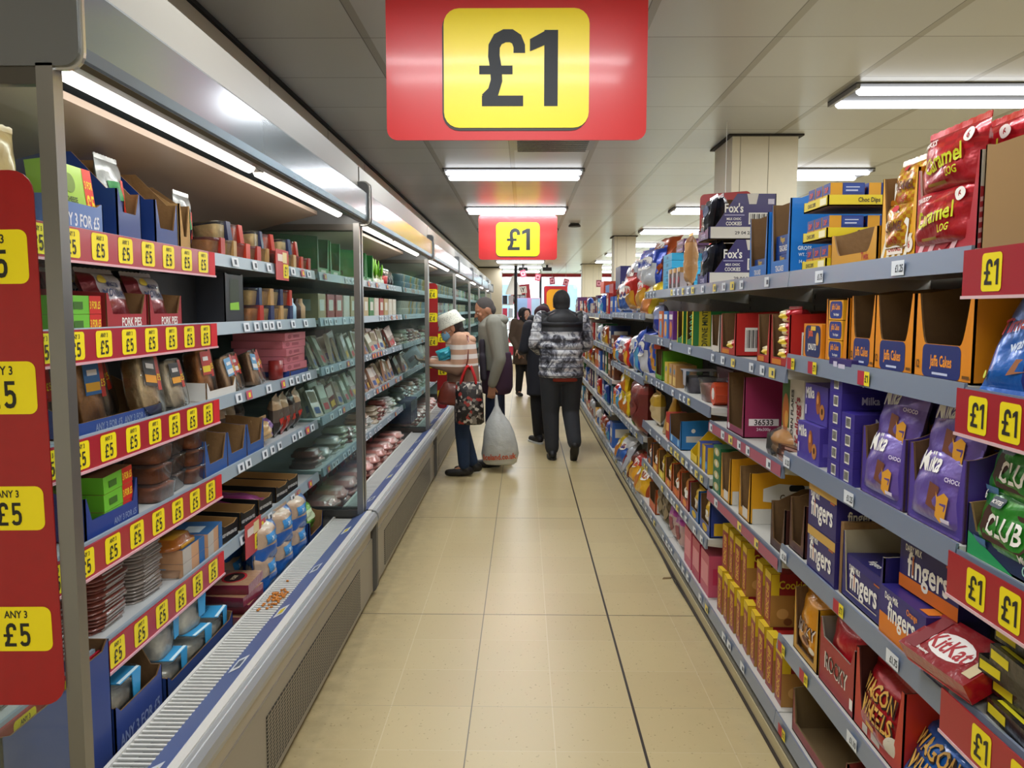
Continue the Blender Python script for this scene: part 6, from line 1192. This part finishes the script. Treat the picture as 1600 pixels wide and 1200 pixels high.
# brown leather shoulder bag at her hip
e = empty('shoulder_bag', (-.63, 6.97, .66)); b = B(); lm = M('6e2716', .35, 0, .4, .1, 20, 0, .25)
b.loft([(0, 0, 0, .11, .045), (.0, 0, .03, .135, .055), (.005, 0, .12, .125, .05), (.01, 0, .19, .10, .035), (.012, 0, .20, .09, .025)], lm, 20, Matrix.Rotation(.10, 4, 'Y'), pw=.6); b.obj('bag_body', e, True)
b = B(); b.tube([(.09, .0, .18), (.14, .03, .40), (.14, .08, .60), (.10, .2, .62)], .008, lm, 6); b.obj('strap', e, True); tag(e, 'glossy brown leather shoulder bag at the hip of the bucket hat woman', 'bag')

# ---- 2. man in the grey jacket, facing the fridge, head bowed
H2 = 1.68
J2 = dict(neck=(0, -.06, 1.395), hpit=.38, hyaw=.15, shw=.185, lean=-.025, elL=(.235, .03, 1.04), wrL=(.215, -.04, .80), elR=(-.23, -.02, 1.05), wrR=(-.15, -.24, 1.0), hdL=(0, -.05, -1), hnL=(-1, -.2, 0), curlL=1.1, curlR=.5, jaw=1.05,
          knL=(.085, -.03, .46), knR=(-.085, .03, .46), anL=(.085, -.02, .08), anR=(-.085, .09, .08), half=True)
def bm(e, J):
    gm = M('85857a', .75, 0, 0, .35, 9, 0, .12); pm = M('3a2238', .85, 0, 0, .2, 12)
    cloth(e, 'jeans', lambda b: trousers(b, J, H2, M('1e2a44', .85, 0, 0, .2, 60, 0, .1), .98))
    cloth(e, 'purple_jumper', lambda b: (b.loft([(0, .01, .70, .175, .135), (0, .02, .76, .195, .15), (0, .02, .95, .195, .15), (0, .01, 1.1, .18, .14)], pm, 22)), .012, 4, 'dark purple garment hanging below the jacket')
    cloth(e, 'grey_jacket', lambda b: jacket(b, J, H2, gm, .55, 1.0, 0, 1.05), .010, 4)
    cloth(e, 'hood', lambda b: (b.ell((0, .055, 1.40), (.11, .075, .055), gm, None, 18, 8), b.ell((0, .02, 1.41), (.10, .085, .035), M('22252c', .8), None, 18, 8)), .009)
    b = B(); b.limb((.205, -.115, .86), .03, (.19, -.125, 1.06), .035, M('2a2430', .8)); b.limb((.18, -.12, .86), .03, (.16, -.13, 1.2), .03, M('2a2430', .8)); o = b.obj('jacket_lining', e); remesh(o, .01)
    T = J['HT']
    cloth(e, 'hair', lambda b: (b.ell((0, .014, .136), (.0775, .090, .092), M('474240', .9, 0, 0, .3, 200), T, 20, 10), b.ell((0, .05, .09), (.066, .056, .06), M('5c524a', .9), T, 16, 8)), .007, 3, 'short cropped greying hair')
    for k in 'LR': shoe(e, J['an' + k], (0, -.155, -.02), M('141416', .45), None, 1.05)
man_loc = (-.27, 7.58, 0)
person(man_loc, -math.pi / 2 + .08, 'man in a grey hooded jacket with cropped hair, holding a white carrier bag', M('a8765a', .5, 0, 0, .05, 60, 0, .06), H2, J2, bm)
# carrier bag held in his left hand
e = empty('carrier_bag', (-.215, 7.30, .07)); wmx = M('c4c8c6', .35, 0, .3, .8, 14, 0, .10)
b = B(); b.loft([(0, 0, 0, .13, .06), (0, 0, .02, .155, .08), (.0, 0, .10, .175, .095), (0, 0, .20, .16, .09), (-.01, 0, .30, .142, .075), (-.02, .01, .39, .11, .055), (-.03, .02, .48, .05, .03), (-.032, .025, .54, .02, .014), (-.035, .03, .60, .014, .010), (-.035, .04, .64, .008, .008)], wmx, 26); b.obj('bag_body', e, True)
b = B(); F = FR((0, -.098, .095), (1, 0, 0), (0, 0, 1)); b.text('Iceland.co.uk', .055, F, .0, -.01, M('c2502c', .5), .82, .06, .004, lambda x, y: -.095 * (1 - math.sqrt(max(0, 1 - (x / .21) ** 2))), .03, .30); b.obj('lettering', e)
tag(e, 'full white Iceland carrier bag with red lettering held low by the grey jacket man', 'bag')

# ---- 3. man in the tie-dye puffer, back to the camera
H3 = 1.74
J3 = dict(neck=(0, -.03, 1.45), hpit=.08, shw=.19, lean=-.01, elL=(.265, -.03, 1.16), wrL=(.20, -.24, 1.08), elR=(-.265, -.03, 1.16), wrR=(-.18, -.24, 1.08), hnL=(-1, 0, 0), hnR=(1, 0, 0), curlL=.9, curlR=.9,
          knL=(.10, -.04, .47), knR=(-.105, -.06, .47), anL=(.085, .0, .085), anR=(-.125, .16, .17), ftR=(0, -.09, -.12))
def bp(e, J):
    tm = M('303237', .9, 0, 0, .2, 14, 0, .08)
    cloth(e, 'trousers', lambda b: trousers(b, J, H3, tm, 1.22))
    cloth(e, 'puffer_jacket', lambda b: jacket(b, J, H3, tiedye(), .475, 1.10, .09, .98), .008, 1)
    cloth(e, 'red_shirt', lambda b: b.loft([(-.02, .01, .79, .175, .13), (-.02, .01, .84, .18, .13)], M('8a2c18', .8), 20), .01)
    cloth(e, 'hood', lambda b: (b.ell((0, .085, 1.39), (.16, .065, .095), M('1a1b1f', .6), None, 20, 9), b.ell((0, .02, 1.475), (.105, .09, .04), M('16171b', .7), None, 18, 8), b.limb((-.11, .03, 1.44), .045, (.11, .03, 1.44), .045, M('1a1b1f', .6))), .009)
    T = J['HT']
    cloth(e, 'hair', lambda b: (b.ell((0, .022, .135), (.088, .098, .110), M('141110', .75, 0, 0, .5, 120), T, 20, 10), b.ell((0, .055, .065), (.072, .054, .07), M('181413', .8, 0, 0, .5, 120), T, 16, 8)), .008, 2)
    o = shoe(e, J['anL'], (0, -.15, -.02), M('131316', .5), M('1b1b1d', .6), 1.05)
    shoe(e, J['anR'], (0, -.09, -.13), M('1b1a1a', .6), None, 1.08)
person((.375, 7.93, 0), math.pi + .05, 'man in a black and white tie-dye puffer jacket walking away', M('8a5f48', .5), H3, J3, bp)

# ---- 4. shopper with maroon beanie and long navy coat, just beyond him
H4 = 1.60
J4 = dict(neck=(0, -.03, 1.31), hpit=.1, shw=.18, lean=-.01, elL=(.24, -.02, 1.06), wrL=(.18, -.2, 1.02), elR=(-.24, -.02, 1.06), wrR=(-.18, -.2, 1.02), hnL=(-1, 0, 0), hnR=(1, 0, 0), knL=(.08, -.02, .44), knR=(-.08, -.08, .44), anL=(.09, .04, .08), anR=(-.08, -.06, .08))
def bb_(e, J):
    nm_ = M('1a1d28', .75, 0, 0, .2, 10)
    cloth(e, 'trousers', lambda b: trousers(b, J, H4, M('131316', .9), .95))
    cloth(e, 'long_coat', lambda b: (jacket(b, J, H4, nm_, .34, 1.05)), .011, 4)
    T = J['HT']; cloth(e, 'beanie', lambda b: b.ell((0, .012, .15), (.092, .104, .088), M('3a1624', .9, 0, 0, .4, 80), T, 20, 9), .008)
    cloth(e, 'hair', lambda b: b.ell((0, .04, .08), (.08, .07, .07), M('181214', .8), T, 16, 8), .009)
    for k in 'LR': shoe(e, J['an' + k], (0, -.15, -.02), M('15161a', .6), M('cfd2d4', .6), 1.0)
person((.225, 8.95, 0), math.pi + .5, 'shopper in a maroon beanie and long navy coat, mostly behind the puffer jacket', M('9a6c54', .5), H4, J4, bb_)

# ---- 5. woman in the black hijab with a phone
H5 = 1.56
J5 = dict(neck=(0, -.03, 1.36 - .06), hyaw=.30, hpit=.0, shw=.17, lean=-.0, elL=(.23, .0, 1.03), wrL=(.11, -.21, 1.12), elR=(-.22, .02, 1.02), wrR=(-.16, -.10, .82), hdL=(-.5, -.5, .4), hnL=(-.6, .3, .4), curlL=.8, knL=(.08, -.05, .42), knR=(-.07, .02, .42), anL=(.09, -.08, .08), anR=(-.08, .06, .08))
def bh(e, J):
    bk = M('131316', .85, 0, 0, .2, 12); T = J['HT']
    cloth(e, 'dress', lambda b: (trousers(b, J, H5, bk, 1.0), b.loft([(0, 0, .75, .15, .12), (0, 0, 1.1, .14, .11)], bk, 18)), .012)
    cloth(e, 'brown_coat', lambda b: jacket(b, J, H5, M('4a3a2c', .85, 0, 0, .15, 10), .36, 1.03), .011, 4)
    cloth(e, 'black_top', lambda b: b.loft([(.02, -.10, .62, .05, .05), (.02, -.11, .9, .07, .06), (.01, -.10, 1.2, .09, .07)], bk, 16), .011)
    def hj(b):
        b.ell((0, .035, .125), (.098, .105, .112), bk, T, 20, 10); b.ell((0, .02, .03), (.085, .08, .08), bk, T, 18, 9)
        for s in (-1, 1): b.limb((s * .07, -.035, .16), .028, (s * .066, -.04, .03), .030, bk, 8, T)
        b.limb((-.05, -.04, .192), .026, (.05, -.04, .192), .026, bk, 8, T); b.limb((-.05, -.045, .0), .034, (.05, -.045, -.0), .034, bk, 8, T)
        b.loft([(0, -.03, 1.12, .15, .12), (0, -.01, 1.24, .13, .10), (0, 0, 1.32, .085, .08), (0, 0, 1.36, .06, .06)], bk, 18)
    cloth(e, 'headscarf', hj, .009, 3)
    for k in 'LR': shoe(e, J['an' + k], (0, -.14, -.02), M('17171a', .6), None, .95)
hl = (.01, 13.7, 0); person(hl, .35, 'woman in a black headscarf and brown coat looking aside with a phone', M('b5876e', .5), H5, J5, bh)
e = bpy.data.objects.new('mobile_phone', B().box(-.038, .038, -.005, .005, -.075, .075, M('0d0e12', .2)).mesh('mobile_phone')); COL.objects.link(e)
px_, py_, pz_ = wl((.075, -.275, 1.18), hl, .35); e.location = (px_, py_, pz_); e.rotation_euler = (-.5, .3, .6); tag(e, 'black mobile phone in the hand of the headscarf woman', 'phone')

# ---- 6. dark haired shopper farther on, hidden except for the head
J6 = dict(J4); J6['neck'] = (0, -.03, 1.35)
def b6(e, J):
    cloth(e, 'dark_jacket', lambda b: jacket(b, J, 1.64, M('1c1c24', .8), .46, 1.0), .014); cloth(e, 'trousers', lambda b: trousers(b, J, 1.64, M('1b1b1f', .9), 1), .014)
    cloth(e, 'hair', lambda b: b.ell((0, .022, .13), (.09, .1, .11), M('161210', .8), J['HT'], 18, 9), .01)
    for k in 'LR': shoe(e, J['an' + k], (0, -.15, -.02), M('15161a', .6))
person((.30, 12.0, 0), math.pi, 'dark haired shopper far down the aisle, hidden except for the head', M('9a6c54', .5), 1.64, J6, b6)

# ================================================================ FAR END DRESSING
def flat(name, pos, w, h, m, ds, lab, cat, rz=0, ry=0, t=.01):
    b = B(); b.box(-w / 2, w / 2, -t, 0, 0, h, m); b.deco(FR((0, -t, 0), (1, 0, 0), (0, 0, 1)), ds); o = b.obj(name); o.location = pos; o.rotation_euler = (0, ry, rz); return tag(o, lab, cat)
flat('window_poster', (-.08, 26.988, 1.70), .66, .62, card('b8142c'), [('r', -.33, .22, .33, .56, 'f0ece8'), ('t', 'DAY', .15, .0, .445, '15151a', .8), ('r', -.33, .18, .06, .29, '18181c'), ('t', 'DEAL', .15, -.04, .175, 'f0ece8', .8)], 'tilted red and white DAY DEAL poster in the far window', 'poster', 0, -.10)
flat('yellow_display_board', (1.0, 25.0, .0), .72, 2.22, card('c01c24'), [('rr', -.29, .29, .3, 2.12, .15, 'f0a818')], 'tall red display board with an orange yellow centre near the tills', 'display board')
flat('pink_screen', (.10, 22.8, .921), .74, .90, M('c886b4', .3), [('r', -.37, .0, .5, .89, '8aa8d0'), ('e', -.1, .5, .15, .14, 'e8a0b8'), ('e', .1, .2, .13, .1, '46406a'), ('r', .12, .36, .4, .88, 'a8c4e0')], 'pink and pale blue counter screen below the DAY DEAL poster', 'screen')
flat('blue_window_poster', (.75, 26.988, 1.5), .16, .75, card('5a9ad0'), [], 'narrow blue poster in the far window', 'poster')
for i, (x, y, z) in enumerate(((-.02, 20, 2.38), (.35, 20.2, 2.30), (.72, 20.4, 2.22), (1.08, 20.6, 2.19), (1.95, 20.9, 2.17))):
    b = B(); b.box(-.07, .07, -.004, .004, -.09, .09, card('b04a5c' if i % 2 else '8a3448')); b.deco(FR((0, -.004, 0), (1, 0, 0), (0, 0, 1)), [('r', -.045, .045, -.05, .05, 'e0a0ac'), ('r', -.03, .03, -.03, .03, '8a3448')]); o = b.obj('card'); e = empty('hanging_card', (x, y, z)); o.parent = e; o.rotation_euler = (0, (-.25, .2, -.1, .25, 0)[i], 0)
    q = B(); q.tube([(0, 0, .08), (0, 0, CEIL - z - .001)], .003, M('a0a0a0', .5), 5); q.obj('cord', e); tag(e, 'small %s offer card hanging from the ceiling before the windows, %s along' % ('pink' if i % 2 else 'dark red', ordw(i)), 'hanging card', 'hanging offer cards')
e = empty('steel_post', (-.22, 22.0, 0)); b = B(); b.tube([(0, 0, 0.001), (0, 0, CEIL - .001)], .045, M('2c2e34', .4, .5), 10); b.obj('pole', e); b = B(); b.tube([(0, 0, .001), (0, 0, .02)], .11, M('2c2e34', .4), 14); b.obj('foot', e); tag(e, 'dark thin post between floor and ceiling near the windows', 'post')
# till counter and a pale display at the far left
e = empty('till_counter', (.6, 22.8, 0)); b = B(); b.box(-.9, 1.0, -.3, .3, .001, .88, card('8a2030')); b.obj('body', e); b = B(); b.box(-.95, 1.05, -.34, .34, .88, .92, M('cfd2d6', .4)); b.obj('counter_top', e); tag(e, 'dark red till counter at the far end of the aisle', 'counter')
e = empty('display_rack', (-.38, 24.2, 0))
for i in range(5): b = B(); b.box(-.45, .45, -.25, .25, .1 + i * .38, .13 + i * .38, M('d8d8d4', .4)); b.obj('shelf', e)
for sx in (-.45, .43): b = B(); b.box(sx, sx + .02, -.25, .25, .001, 2.05, M('d8d8d4', .4)); b.obj('side_panel', e)
tag(e, 'white display rack of pale goods beside the far wall block', 'rack')
for i in range(5):
    for j in range(5):
        b = B(); c = r.choice(['e8e4e0', 'd8d0d4', 'c83850', 'b8c0c8', 'e8e0c8', '383840']); b.box(-.07, .07, -.2, .1, 0, .26, card(c)); o = b.obj('display_packet'); o.location = (-.38 - .36 + j * .175, 24.2, .131 + i * .38)
        tag(o, 'upright packet on the white rack, %s across on the %s shelf up' % (ordw(j), ordw(i)), 'packet', 'packets on the white rack')
b = B(); b.tube([(0, 0, 0), (0, 0, .12), (0, 0, .35), (0, 0, .55)], [.25, .22, .13, .05], M('e8e4dc', .7, 0, 0, .4, 8), 14); e = empty('hanging_lantern', (-.30, 23.7, 1.93)); b.obj('shade', e); q = B(); q.tube([(0, 0, .5), (0, 0, CEIL - 1.931)], .004, M('a0a0a0', .5), 5); q.obj('cord', e); tag(e, 'white pointed sail like decoration above the white rack', 'decoration')
# small red hanging sign seen end-on above the shelving
e = empty('hanging_sign', (1.26, 5.1, 1.93)); e.rotation_euler = (0, 0, -.55); b = B(); b.prism(rrect(-.16, .16, 0, .30, .03), 'y', -.004, .004, card('9c2420')); b.deco(FR((0, -.004, 0), (1, 0, 0), (0, 0, 1)), [('rr', -.11, .03, .02, .16, .02, 'e8c820'), ('t', 'UP', .04, -.04, .09, '20201c'), ('r', .05, .14, .18, .22, 'd8a8a0')]); b.obj('panel', e)
b = B(); b.tube([(0, 0, .29), (0, 0, CEIL - 1.94)], .002, M('d8d8d8', .4), 5); b.obj('hanging_cord', e); tag(e, 'small dark red sign hanging beside the cream pillar above the purple cases', 'sign')
# crumbs of food on the fridge grille and litter on the floor
b = B(); rr = random.Random(9)
for i in range(60): b.ell((rr.uniform(-.035, .02), rr.gauss(0, .055), .004), (.006, .008, .004), M('b8701c', .6), None, 6, 4)
o = b.obj('spilled_crumbs'); o.location = (-.915, 2.88, .420); tag(o, 'orange crumbs spilled on the white wire grille of the first fridge', 'crumbs'); o['kind'] = 'stuff'
o = B().prism([(0, 0), (.05, .01), (.06, .03), (.01, .025)], 'z', .001, .004, M('7a6440', .8)).obj('paper_scrap'); o.location = (.78, 4.35, 0); tag(o, 'small brown scrap of paper on the floor by the shelving', 'litter')
e = empty('kerb_shadow', (0, 0, 0)); b = B(); b.tube([(.852, 2.0, .006), (.852, 3.4, .006), (.846, 4.0, .006), (.838, 4.3, .006), (.846, 4.7, .006), (.85, 5.4, .006), (.842, 5.8, .006), (.85, 6.4, .006), (.846, 7.2, .006)], .005, M('2a231c', .7), 6); b.obj('shadow_line', e); tag(e, 'thin dark strand shaped as the shadow line along the foot of the right shelving', 'shadow_line')  # dark tube laid in to stand for the kerb's shadow line
